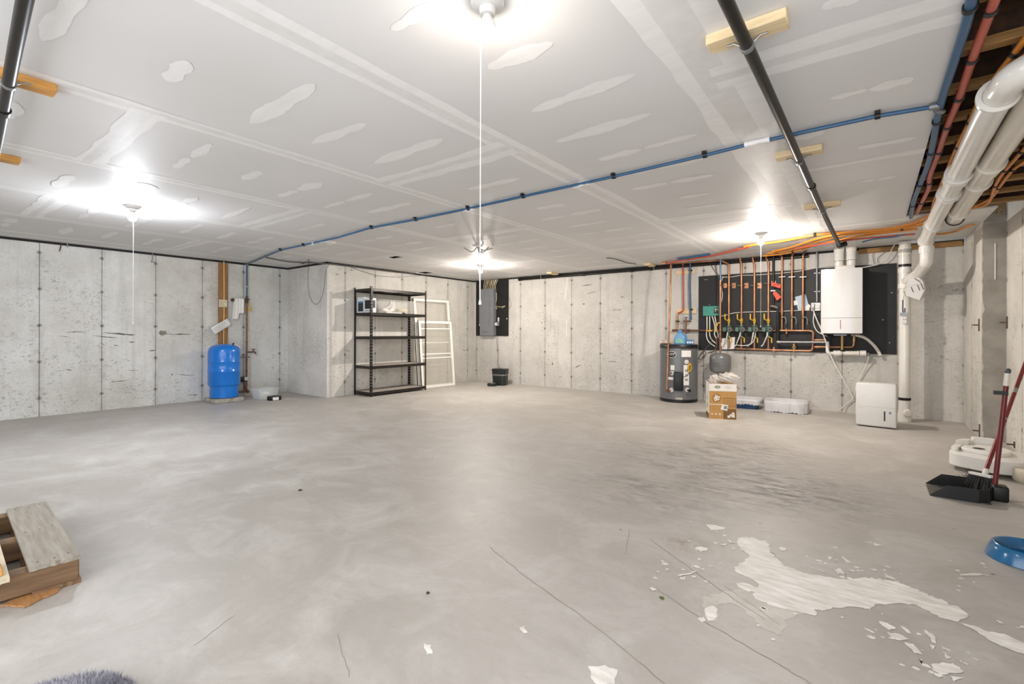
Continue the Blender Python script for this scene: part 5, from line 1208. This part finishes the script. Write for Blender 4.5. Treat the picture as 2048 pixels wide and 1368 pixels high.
# orange bundle sweeping along the back wall
bund = [[(1878,415),(1862,428),(1830,445),(1790,455),(1740,461),(1690,465),(1630,470),(1560,483),(1505,490),(1488,493)],
 [(1885,420),(1862,437),(1822,452),(1770,459),(1700,465),(1635,477),(1583,494),(1545,503)],
 [(1890,428),(1862,444),(1805,458),(1745,465),(1692,470),(1640,481),(1585,499),(1535,507)],
 [(1835,458),(1760,467),(1695,477),(1640,488),(1575,506),(1525,512)]]
nm = ('topmost of the bundle', 'second from the top of the bundle', 'third from the top of the bundle', 'lowest of the bundle')
for j, pp in enumerate(bund):
    tube_thing('orange_heating_tube', 'orange heating tube along the back wall ceiling, %s' % nm[j], zz(pp, 2.192 - .006*(j % 2)), .0125, 'pexo', clips=zz([(1628,470)] if j == 0 else [(1800,458)] if j == 2 else [(1590,502)] if j == 3 else [], 2.19), n=5)
tube_thing('orange_heating_tube', 'thin orange tube curving onto the white panel by the wall corner', zz([(1845,466),(1880,468),(1910,463),(1935,453),(1948,449)], 2.195), .010, 'pexo')
tube_thing('dark_red_tube', 'dull red tube below the orange bundle near the flues', zz([(1590,497),(1650,487),(1700,480),(1760,474),(1830,468)], 2.165), .010, 'pexr')
tube_thing('purple_wire', 'dark bluish wire drooping from the bundle beside the cream cable', zz([(1725,484),(1750,478),(1790,474),(1805,470)], 2.15) , .008, 'pexb', 'wire')
# brown plate at the head of the back wall
t = tag(M().rbox((-.15, YB-.04, 2.14), (XR-.01, YB-.0025, 2.205), .004, 1).build('wall_head_plate', MT['joist']), 'brown timber plate at the back wall head near the flues', 'board')
# kraft paper torn over the step of the wall
t = thing('kraft_paper', 'torn brown kraft paper above the step in the concrete wall', 'paper', (.96, YJ+.0, 2.36))
r = random.Random(2); n = 18; P = [Vector((-.07 + .155*i/n, -.012 + r.uniform(-.006, .006), -.03 - .10*abs(sin(i*.9))*r.uniform(.3, 1))) for i in range(n+1)] + [Vector((.085, .0, .12)), Vector((-.07, 0, .12))]
m = M(); m.prism(P, (0, .004, 0)); recalc(m.build('sheet', mat('kraft', '#a98d66', .8, var=.1), t))
# =============================================================== BIG WHITE DRAIN PIPES
RP = .057
def hub(o, t, a, b, extra=.011, m='pvc'):
    g = M(o); g.ring(a, b, RP-.004, extra+.004, 28); return g.build('hub', MT[m], t)
A = onz(2010, 165, 2.10); B = onz(1853, 476, 2.105)
t = thing('drain_pipe', 'long glossy white drain pipe crossing the joist bay towards the corner', 'pipe', B)
E0 = A + Vector((-.003, -.07, 0)); dv_ = (B - A).normalized()
path = [Vector((.98, E0.y - .13, 2.185)), Vector((.60, E0.y - .02, 2.14)), E0 + Vector((.02, .0, 0)), A + dv_*.2, B - dv_*.1, B + Vector((.004, .10, -.015)), Vector((.468, B.y+.13, 2.03)), Vector((.468, B.y+.13, 1.93))]
M(B).tube(round_path(path, .12, 7), RP, 28).build('pipe', MT['pvc'], t)
for f0, ln in ((.03, .02), (.36, .10), (.345, .012), (.47, .10), (.485, .012), (.80, .03)):
    a = A.lerp(B, f0); hub(B, t, a, a + dv_*ln, .012 if ln > .05 else .016)
a = Vector((.80, E0.y - .085, 2.166)); hub(B, t, a, a + Vector((-.05, .012, -.006)), .01)
hub(B, t, B + Vector((.003, .09, -.012)), B + Vector((.003, .12, -.02)), .014)
hub(B, t, Vector((.468, B.y+.13, 2.03)), Vector((.468, B.y+.13, 1.96)), .009)
A2 = onz(2062, 205, 2.10); B2 = onz(1910, 436, 2.10)
t = thing('drain_pipe', 'shorter cream white drain pipe lying parallel nearer the concrete wall', 'pipe', B2)
d2 = (B2 - A2).normalized()
M(B2).tube(round_path([A2 - d2*.5, B2 - d2*.02, B2 + d2*.07 + Vector((0, 0, .02)), B2 + d2*.10 + Vector((0, 0, .12))], .05, 5), RP, 28).build('pipe', MT['pvc2'], t)
L2 = (B2 - A2).length
for f0, ln in ((.35, .012), (.36, .14), (.52, .014), (.89, .014)):
    a = A2 + d2*L2*f0; hub(B2, t, a, a + d2*ln, .014 if ln < .1 else .008, 'pvc2')
g = M(B2); g.ring(B2 + d2*.005, B2 + d2*.02, RP, .010, 28); g.build('rubber_ring', MT['black'], t)
# soil stack
sx, sy = .314, 7.53
t = thing('soil_stack', 'white vertical soil stack with angled branch in the corner', 'pipe', (sx, sy, 0))
M().lathe([(0, .0), (RP, .0), (RP, 2.06), (.066, 2.065), (.066, 2.13), (RP, 2.135), (RP, 2.2), (0, 2.2)], seg=28).build('pipe', MT['pvc'], t)
dS = dep((sx, sy, 0))
def zv(v): return HC + (V0 - v + .0027*(1810-1024))/FPX*dS
for v0_, v1_, e in ((512, 499, .009), (528, 513, .007), (546, 538, .012), (569, 546, .004), (577, 568, .012)): M().ring((0, 0, zv(v0_)), (0, 0, zv(v1_)), RP-.004, e+.004, 28).build('hub', MT['pvc'], t)
for v in (531, 797): M().ring((0, 0, zv(v+3)), (0, 0, zv(v-2)), RP-.002, .008, 28).build('steel_band', MT['blackiron'], t)
bz_ = zv(561)
br = [Vector((0, -.0, bz_-.02)), Vector((.05, -.10, bz_+.01)), Vector((.118, -.24, bz_+.055)), Vector((.468-sx, B.y+.13-sy, 1.86)), Vector((.468-sx, B.y+.13-sy, 1.97))]
M().tube(round_path(br, .11, 7), RP*.985, 26).build('branch', MT['pvc'], t)
M().lathe([(0, 0), (RP+.012, 0), (RP+.012, zv(806)*.35), (RP+.003, zv(806)*.6), (RP, zv(800))], seg=28).build('floor_fitting', MT['pvc'], t)
M().lathe([(0, 0), (.045, 0), (.05, .02), (.035, .04), (0, .045)], (.02, -.055, .11), (.3, -.95, 0), 20).build('cleanout', MT['pvc'], t)
# u-tube gauge and alarm box on the stack
yf = sy - RP - .004
def sp(u, v, y=None): return ony(u, v, y or yf)
o = sp(1807, 626); t = thing('u_tube_gauge', 'dark u shaped tube gauge fixed to the white stack', 'gauge', o)
m = M(o); m.tube(round_path([sp(1805.3, 600), sp(1805.3, 624), sp(1809.5, 624), sp(1809.5, 616)], .012, 6), .005, 8); m.build('tube', mat('gauge_blue', '#2d3a5c', .3), t)
m = M(o); m.tube(smooth_path([sp(1806, 599), sp(1807, 592), sp(1811, 590)]), .0035, 6); m.build('vent_hose', MT['pvc2'], t)
m = M(o); m.box(sp(1800, 632, yf-.004), sp(1815, 625, yf-.001)); recalc(m.build('grey_label', mat('label_grey', '#9fa6ab', .5), t))
a, b_ = sp(1804.5, 647.5, yf-.02), sp(1814, 633, yf-.02)
t = thing('alarm_box', 'small white alarm box with two dots on the stack', 'alarm', (a.x, yf, a.z))
M().rbox((0, -.03, 0), (b_.x-a.x, -.0, b_.z-a.z), .004, 1).build('box', MT['white'], t)
for f in (.3, .7): M().lathe([(0, 0), (.006, 0), (0, .004)], ((b_.x-a.x)*f, -.0305, (b_.z-a.z)*.6), (0, -1, 0), 10).build('button', MT['steel'], t)
# hood hung at the branch
ph = [(1819,557),(1838,555),(1846,563),(1849,580),(1839,600.5),(1812,591),(1806,588),(1811,574)]
yh = 7.26
P = [ony(u, v, yh) for u, v in ph]; o = P[0]
t = thing('vent_hood', 'white louvred vent hood hanging tilted below the drain branch', 'vent hood', o)
m = M(o); m.prism([P[0], P[1], P[2], P[3], P[4], P[5], P[6], P[7]], (.02, .06, .0)); recalc(m.build('hood_body', MT['white'], t))
for ua, va, ub, vb in ((1822,574,1827,584.5),(1835,570,1839.5,581),(1841.5,566.5,1847,579),(1829,557,1841,564)):
    m = M(o); m.tube([ony(ua, va, yh-.002), ony(ub, vb, yh-.002)], .004, 6); m.build('louver_slot', MT['rust'], t)
m = M(o); m.tube([ony(1811, 573, yh-.003), ony(1830, 569, yh-.003), ony(1842, 566, yh-.003)], .003, 6); m.build('crease', MT['pvc2'], t)
m = M(o); m.tube(smooth_path([ony(1812, 592, yh+.01), ony(1808, 588, yh-.01), ony(1806, 580, yh-.01), ony(1810, 574, yh-.004)]), .005, 6); m.build('wire', MT['cablew'], t)
# rusty form ties on the right-hand concrete
def tie(label, p, nx_, ny_, L=.13):
    q = thing('form_tie', label, 'bracket', p, 0, 'rusty form ties on the right-hand concrete')
    n = Vector((nx_, ny_, 0)); s = Vector((-ny_, nx_, 0)); Bt = basis(s, Vector((0, 0, 1)), n)
    M().rbox((-.016, -L/2, .0005), (.016, L/2, .008), .002, 1, Bt).build('plate', MT['rust'], q)
    M().rbox((-.008, -.006, .008), (.008, .006, .055), .002, 1, Bt).build('stub', MT['rust'], q)
tie('rusty form tie halfway up the far concrete, near its broken edge', onx(1959, 650, XR), -1, 0)
tie('rusty form tie at the foot of the far concrete edge', onx(1960, 862, XR), -1, 0, .14)
tie('rusty form tie on the nearer concrete corner at mid height', Vector((XN, YJ-.05, onx(2013, 645, XN).z)), -1, 0, .12)
p = onz(2013, 904, .06); tie('rusty form tie low on the nearer concrete behind the white tubs', Vector((XN, 6.3, .05)), -1, 0, .06)
t = tag(M().tube([Vector((XN-.08, YJ-.004, 1.98)), Vector((XN-.08, YJ-.004, 1.62))], .004, 6).build('grout_drip', MT['mud']), 'thin pale vertical drip line on the step of the concrete', 'drip')
# =============================================================== GAS PIPES HUNG FROM THE CEILING
ZG = 2.154; RG = .0215
P = zz([(1425,-60),(1452,0),(1559,231),(1649,430),(1679,491)], ZG)
o = P[1]; t = thing('gas_pipe', 'long black gas pipe hung below the ceiling towards the boiler', 'pipe', o)
M(o).tube(P, RG, 16).build('pipe', MT['blackiron'], t)
def cpl(o, t, c, d, L=.03, e=.006): return M(o).cyl(c - d*L, c + d*L, RG + e, seg=16).build('coupling', MT['blackiron'], t)
d = (P[-1] - P[0]).normalized()
cpl(o, t, onz(1623.5, 373, ZG), d, .02); cpl(o, t, P[-1], d, .05, .010)
M(o).lathe([(0, 0), (.028, 0), (.03, .03), (.0, .035)], P[-1] + d*.05, d, 18).build('end_plug', MT['steel'], t)
M(o).tube([P[-1] + d*.0, P[-1] + Vector((.07, .02, .02))], .03, 12).build('tee_branch', MT['blackiron'], t)
def ring_hanger(o, t, c, d, top):
    m = M(o); m.ring(c - d*.011, c + d*.011, RG, .004, 18); m.build('hanger_ring', MT['galv'], t)
    s = d.cross(Vector((0, 0, 1)))
    for sg in (-1, 1): M(o).tube([c + s*sg*(RG+.002) + Vector((0, 0, .008)), c + s*sg*.045 + Vector((0, 0, top - c.z - .004)), c + s*sg*.07 + Vector((0, 0, top - c.z - .004))], .004, 6).build('hanger_ear', MT['steel'], t)
for (u, v), lab, sz in (((1494, 92), 'closest to the camera', .27), ((1598, 322), 'middle of the row', .25), ((1644, 422), 'nearest the boiler', .27)):
    c = onz(u, v, ZG); block('pale wood block carrying the black gas pipe, %s' % lab, (c.x, c.y - .01, ZC), sz, .085, .038)
    ring_hanger(o, t, Vector((c.x, c.y, ZG)), d, ZC - .038)
P = zz([(80,-150),(50,0),(28,110),(5,230),(-14,330)], ZG)
o = P[1]; t = thing('gas_pipe', 'black gas pipe across the near ceiling corner above the pallet', 'pipe', o)
M(o).tube(P, RG, 16).build('pipe', MT['blackiron'], t); d = (P[-1] - P[0]).normalized()
cpl(o, t, onz(7, 222, ZG), d, .03)
c = onz(18, 168, ZG); ring_hanger(o, t, c, d, ZC - .038)
e1 = onz(108, 185, ZC-.038); block('amber wood block on the near ceiling under the shorter gas pipe', (e1.x - .03, e1.y - .17, ZC), .085, .36, .038, 0, 'wood2')
e2 = onz(37, 326, ZC-.038); block('amber wood block at the ceiling edge beyond the shorter gas pipe', (e2.x - .03, e2.y - .17, ZC), .085, .36, .038, 0, 'wood2')
# =============================================================== FLOOR THINGS BY THE RIGHT WALL
DP_ = MT['black']
t = thing('dustpan', 'black upright dustpan with red handle on the floor', 'dustpan', (.46, 4.345, 0))
# pan: floor plate, side walls that rise to the back, back wall
def shell(m, outer, th):
    pass
m = M(); x0, x1, y0, y1 = -.155, .14, -.155, .155
m.box((x0, y0, .002), (x1, y1, .006)); o_ = m.build('pan_floor', mat('dusty_black', '#2a2927', .5, var=0, scale=14, col2='#6f6a62'), t, smooth=False)
m = M()
def wall(pts, th):
    n = len(pts)
    for i in range(n-1):
        (xa, ya, ha), (xb, yb_, hb) = pts[i], pts[i+1]; d_ = Vector((xb-xa, yb_-ya, 0)).normalized(); nn = Vector((-d_.y, d_.x, 0))*th
        a0, b0 = Vector((xa, ya, .002)), Vector((xb, yb_, .002)); a1, b1 = Vector((xa, ya, ha)), Vector((xb, yb_, hb))
        m.add([a0, b0, b1, a1, a0+nn, b0+nn, b1+nn, a1+nn], [(0,1,2,3), (5,4,7,6), (3,2,6,7), (1,0,4,5), (0,3,7,4), (2,1,5,6)])
wall([(x0, y0, .006), (x0+.085, y0-.004, .085), (x1-.06, y0-.004, .088), (x1-.01, y0+.02, .088), (x1, y0+.07, .088), (x1+.02, -.04, .088), (x1+.05, -.03, .088), (x1+.05, .03, .088), (x1+.02, .04, .088), (x1, y1-.07, .088), (x1-.01, y1-.02, .088), (x1-.06, y1+.004, .088), (x0+.085, y1+.004, .085), (x0, y1, .006)], .004)
recalc(m.build('pan_wall', DP_, t))
M().rbox((.155, -.045, .0), (.235, .045, .10), .014, 3).build('heel', DP_, t)
h0 = Vector((.175, .01, .08)); h1 = Vector((.232, .05, .74)); dh = (h1-h0).normalized()
M().cyl(h0, h1, .0135, seg=16).build('handle', mat('dark_red_metal', '#6a1a1c', .35, .2, var=.06), t)
M().cyl(h1, h1 + dh*.085, .0145, seg=16).build('pale_sleeve', MT['pvc2'], t)
M().lathe([(.0145, 0), (.016, .004), (.016, .02), (.010, .03), (0, .033)], h1 + dh*.083, dh, 16).build('grip_cap', mat('slate_cap', '#4c5256', .5), t)
m = M(); c = h0.lerp(h1, .93); m.box(c + Vector((-.055, -.016, -.012)), c + Vector((.012, .016, .012))); m.build('handle_clip', DP_, t)
# broom behind it
hb = onz(1969, 949, .13); b0 = onz(1940, 945, .12); b1 = onz(1986, 955, .132)
t = thing('broom', 'broom with red handle and white head leaning on the concrete wall', 'broom', (hb.x, hb.y, 0))
o = Vector((hb.x, hb.y, 0)); top = onx(2068, 680, XN - .016)
RED = mat('worn_red_metal', '#7d2422', .4, .15, var=0, scale=26, col2='#5c1718', stretch=(1, 1, .3))
M(o).cyl(hb + (top-hb)*.03, top, .0125, seg=16).build('handle', RED, t)
g = M(o); dt = (top-hb).normalized(); g.cyl(top - dt*.06, top, .0145, seg=14); g.build('grip', mat('slate_cap2', '#4c5256', .5), t)
for k_ in (0, 1): 
    g = M(o); g.ring(hb.lerp(top, .36 + .2*k_), hb.lerp(top, .375+.2*k_ + .02*k_), .0125, .0006, 14); g.build('worn_band', MT['steel'], t)
dl = (b1 - b0).normalized(); Bb = basis(dl, Vector((0, 0, 1)).cross(dl), Vector((0, 0, 1))); cb = (b0+b1)/2; Lb = (b1-b0).length
M(o).rbox((-Lb/2, -.016, -.008), (Lb/2, .016, .010), .004, 2, Bb, cb).build('head', MT['pvc'], t)
M(o).cyl(hb - Vector((0, 0, .012)), hb + dt*.045, .017, .016, 16).build('socket', MT['pvc'], t)
r = random.Random(5); g = M(o)
for k_ in range(420):
    u_ = r.uniform(-.5, .5); base = cb + dl*Lb*u_*.96 + Bb @ Vector((0, r.uniform(-.012, .012), -.008)); spread = (u_*.10 + r.gauss(0, .008)); bot = Vector((base.x, base.y, .004)) + dl*spread + Bb @ Vector((0, r.gauss(0, .016), 0))
    s_ = dl*.0022; g.add([base - s_, base + s_, bot + s_, bot - s_], [(0, 1, 2, 3)])
bo = g.build('bristles', mat('dark_bristle', '#2b2a29', .7, var=.1), t, smooth=False); bo['kind'] = 'stuff'
g = M(o)
for k_ in range(70):
    base = b0 + Vector((r.uniform(-.02, .03), r.uniform(-.02, .02), r.uniform(-.07, -.02))); e = base + Vector((r.uniform(-.06, .01), r.uniform(-.03, .03), r.uniform(-.04, .06))); mid = (base+e)/2 + Vector((r.uniform(-.01, .01),)*3)
    e.z = max(e.z, .006); g.tube([base, mid, e], .0008, 3, cap=False)
fo_ = g.build('dust_fluff', mat('grey_fluff', '#6f6a64', .9, var=.1), t, smooth=False); fo_['kind'] = 'stuff'
# white moulded tubs
def dshape(pts, r_=.03, n=5):
    out = []; N = len(pts)
    for i in range(N):
        a, b, c = V3(pts[i-1]), V3(pts[i]), V3(pts[(i+1) % N]); k_ = min(r_ if len(pts[i]) < 4 else pts[i][3], (a-b).length*.49, (c-b).length*.49)
        p, q = b + (a-b).normalized()*k_, b + (c-b).normalized()*k_
        for j in range(n+1): s_ = j/n; out.append(p*(1-s_)**2 + b*2*s_*(1-s_) + q*s_*s_)
    return out
def slab(m, pts, z0, z1, r_=.03, bev=.008):
    P = dshape([(x, y, 0) for x, y in pts], r_); c = sum(P, Vector())/len(P)
    def sc(f, z): return [Vector((c.x + (p.x-c.x)*f, c.y + (p.y-c.y)*f, z)) for p in P]
    f = 1 - bev/.2; loft(m, [sc(f, z0), sc(1, z0+bev), sc(1, z1-bev), sc(f, z1)]); return m
pts_ = [(.478, 5.115), (.735, 4.965), (.90, 5.03), (.975, 5.20), (.965, 5.42), (.84, 5.56), (.66, 5.55), (.545, 5.42)]
FOAM = mat('white_moulded_foam', '#e0ddd6', .45, var=.02)
t = thing('white_tub', 'white moulded D shaped tub with raised centre and drain hole', 'tub', (.72, 5.25, 0))
def loc(pp): return [(x-.72, y-5.25) for x, y in pp]
slab(M(), loc(pts_), .03, .135, .09).build('lower_body', FOAM, t)
up = [(.56, 5.22), (.715, 5.10), (.80, 5.13), (.86, 5.22), (.865, 5.36), (.78, 5.45), (.66, 5.43), (.60, 5.36)]
g = M(); slab(g, loc(up), .133, .165, .05)
ub = g.build('raised_centre', FOAM, t)
M().lathe([(0, .0), (.037, 0), (.037, .0015), (0, .0015)], (-.045, -.01, .1645), seg=26).build('drain_hole', MT['ink'], ub)
slab(M(), loc([(.545, 5.33), (.63, 5.36), (.66, 5.46), (.60, 5.44)]), .13, .20, .015).build('corner_tab', FOAM, t)
slab(M(), loc([(.66, 5.44), (.80, 5.44), (.80, 5.50), (.66, 5.52)]), .13, .215, .02).build('rear_rim', FOAM, t)
slab(M(), loc([(.505, 5.19), (.54, 5.17), (.60, 5.36), (.555, 5.40)]), .13, .165, .015).build('side_step', FOAM, t)
t = thing('tan_tub', 'cream tub lying underneath the white one by the concrete', 'tub', (.93, 4.99, 0))
slab(M(), [(-.13, .02), (-.06, -.10), (.06, -.09), (.10, 0.03), (.09, .16), (-.02, .12)], .0, .10, .06, .02).build('tub_body', mat('cream_plastic', '#c6bda9', .4, var=.03), t)
# blue pet bowl
c = onz(2052, 1122); t = thing('pet_bowl', 'glossy blue plastic pet bowl at the frame edge on the floor', 'bowl', (c.x, c.y, 0))
M().lathe([(0, .004), (.135, .0), (.14, .004), (.138, .012), (.128, .045), (.118, .066), (.112, .070), (.105, .068), (.095, .05), (.085, .025), (0, .018)], seg=48).build('bowl', mat('blue_bowl', '#11608f', .18, var=.02, coat=.4), t)
# =============================================================== PALLET CORNER
OLD = mat('weathered_plank', '#a39c90', .75, var=0, scale=3.5, col2='#857d70', stretch=(1.2, 14, 14), bump=.25)
NEWW = mat('pale_plank', '#d6cbb4', .65, var=0, scale=4, col2='#c4b595', stretch=(1.2, 12, 12), bump=.1)
BRN = mat('brown_stringer', '#86694c', .7, var=0, scale=3, col2='#5f4832', stretch=(10, 1, 10), bump=.3)
px0 = -2.705
t = thing('wood_pallet', 'weathered wooden pallet corner lying on the floor', 'pallet', (px0, .40, 0), radians(-2))
for x in (-.055, -.50, -.955): M().rbox((x-.038, -1.0, .012), (x+.04, .085, .103), .004, 1).build('stringer', BRN, t)
def plank(y0, y1, m, xe=0., z=.1035, nm='plank', x_end=-1.0):
    r = random.Random(int(y0*1000)); g = M(); n = 10
    P = [Vector((x_end + r.uniform(-.006, .006), y0 + (y1-y0)*i/n, z)) for i in range(n+1)] + [Vector((xe + r.uniform(-.006, .004), y1 + (y0-y1)*i/n, z)) for i in range(n+1)]
    g.prism(P, (0, 0, .019)); return recalc(g.build(nm, m, t))
pl = plank(-.068, .085, OLD)
for x in (-.05, -.50, -.95):
    for y in (-.04, .01, .055): M().cyl((x + .01*sin(y*90), y, .1225), (x + .01*sin(y*90), y, .1235), .004, seg=8).build('nail_head', MT['rust'], pl)
plank(-.30, -.125, NEWW, .045); plank(-.50, -.35, NEWW, .0); plank(-.72, -.57, OLD, 0.); plank(-.95, -.80, OLD)
plank(-.06, .09, BRN, 0., .0, 'bottom_board', -1.0); plank(-.95, -.80, BRN, 0., .0, 'bottom_board')
M().rbox((-.12, -.165, .123), (.01, -.14, .135), .003, 1).build('splinter', MT['wood2'], t)
# leaf-like scraps of veneer under and beside the pallet
P = [onz(*p) for p in ((0,1215),(30,1198),(70,1185),(122,1179),(110,1188),(78,1202),(48,1217),(20,1214))]
t = thing('wood_scrap', 'torn orange brown wood scrap on the floor before the pallet', 'scrap', P[0])
g = M(P[0]); r = random.Random(3); Q = jag(P, 4, .006, 4); g.prism([q + Vector((0, 0, .002)) for q in Q], (0, 0, .006)); recalc(g.build('scrap', mat('veneer', '#b98a58', .7, var=0, scale=9, col2='#a06f3f', stretch=(1, 8, 1)), t, smooth=False))
# grey fluffy pet bed at the bottom edge
q = onz(70, 1350, .075)
t = thing('fluffy_pet_bed', 'grey fluffy pet bed edge at the bottom of the floor', 'pet bed', (q.x + .235*.992, q.y - .235*.125, 0))
FUR = mat('grey_fur', '#a3a2a8', .95, var=0, scale=7, col2='#7c7c88')
R0 = .21
M().lathe([(0, .03), (R0*.6, .03), (R0*.75, .06), (R0*.9, .062), (R0, .035), (R0*.97, .0), (0, .0)], seg=40).build('cushion', FUR, t)
g = M(); r = random.Random(7)
for k_ in range(5200):
    a = r.uniform(0, 2*pi); q = r.uniform(.62, 1.02); rr = R0*q; z = .062 - .0*q if q < .9 else .062 - (q-.9)/.12*.035
    b = Vector((rr*cos(a), rr*sin(a), z - .004)); n = Vector((cos(a)*(q-.6)*1.2, sin(a)*(q-.6)*1.2, .8)) + Vector((r.gauss(0, .45), r.gauss(0, .45), r.gauss(0, .2)))
    n = n.normalized()*r.uniform(.014, .028); s_ = Vector((-sin(a), cos(a), 0))*.0016
    g.add([b - s_, b + s_, b + n*.7 + s_*.6 + Vector((0, 0, -.001)), b + n], [(0, 1, 2, 3)])
fu = g.build('fur', FUR, t, smooth=False); fu['kind'] = 'stuff'
# small litter on the floor
for u, v, s_, lab in ((856, 1187, .012, 'tiny brown leaf bit on the open floor'), (1323, 1197, .012, 'tiny green leaf bit on the floor near the plaster spill'), (601, 981, .02, 'small dark crumb on the open floor centre')):
    c = onz(u, v); g = M(); r = random.Random(u); g.prism([(s_*cos(a)*r.uniform(.4, 1), s_*sin(a)*r.uniform(.4, 1), .001) for a in (0, 1, 2, 3, 4, 5)], (0, 0, .004))
    q = recalc(g.build('floor_crumb', mat('crumb_%d' % u, '#5c6b3a' if 'green' in lab else '#4d3f30', .9, var=.1), None, smooth=False)); q.location = c; tag(q, lab, 'debris')
# =============================================================== CAMERA + VIEW
cd = bpy.data.cameras.new('camera'); cam = bpy.data.objects.new('camera', cd); COL.objects.link(cam)
cd.sensor_width = 36; cd.lens = FPX/2048*36; cd.shift_y = -(684 - V0)/2048; cd.clip_start = .02
cam.matrix_world = Matrix.Translation(CAM) @ (RZ(YAW) @ RX(pi/2) @ RZ(-ROLL)).to_4x4()
SC.camera = cam
wd = bpy.data.worlds.new('world'); SC.world = wd; wd.use_nodes = True
wd.node_tree.nodes['Background'].inputs[0].default_value = (.97, .99, 1.04, 1); wd.node_tree.nodes['Background'].inputs[1].default_value = WORLD
vs = SC.view_settings; SC.display_settings.display_device = 'sRGB'
vs.view_transform = 'Standard'; vs.look = 'None'; vs.gamma = 1; vs.exposure = EXPOSURE
SC.cycles.use_denoising = True
SC.cycles.max_bounces = 8; SC.cycles.diffuse_bounces = 6; SC.cycles.sample_clamp_indirect = 8
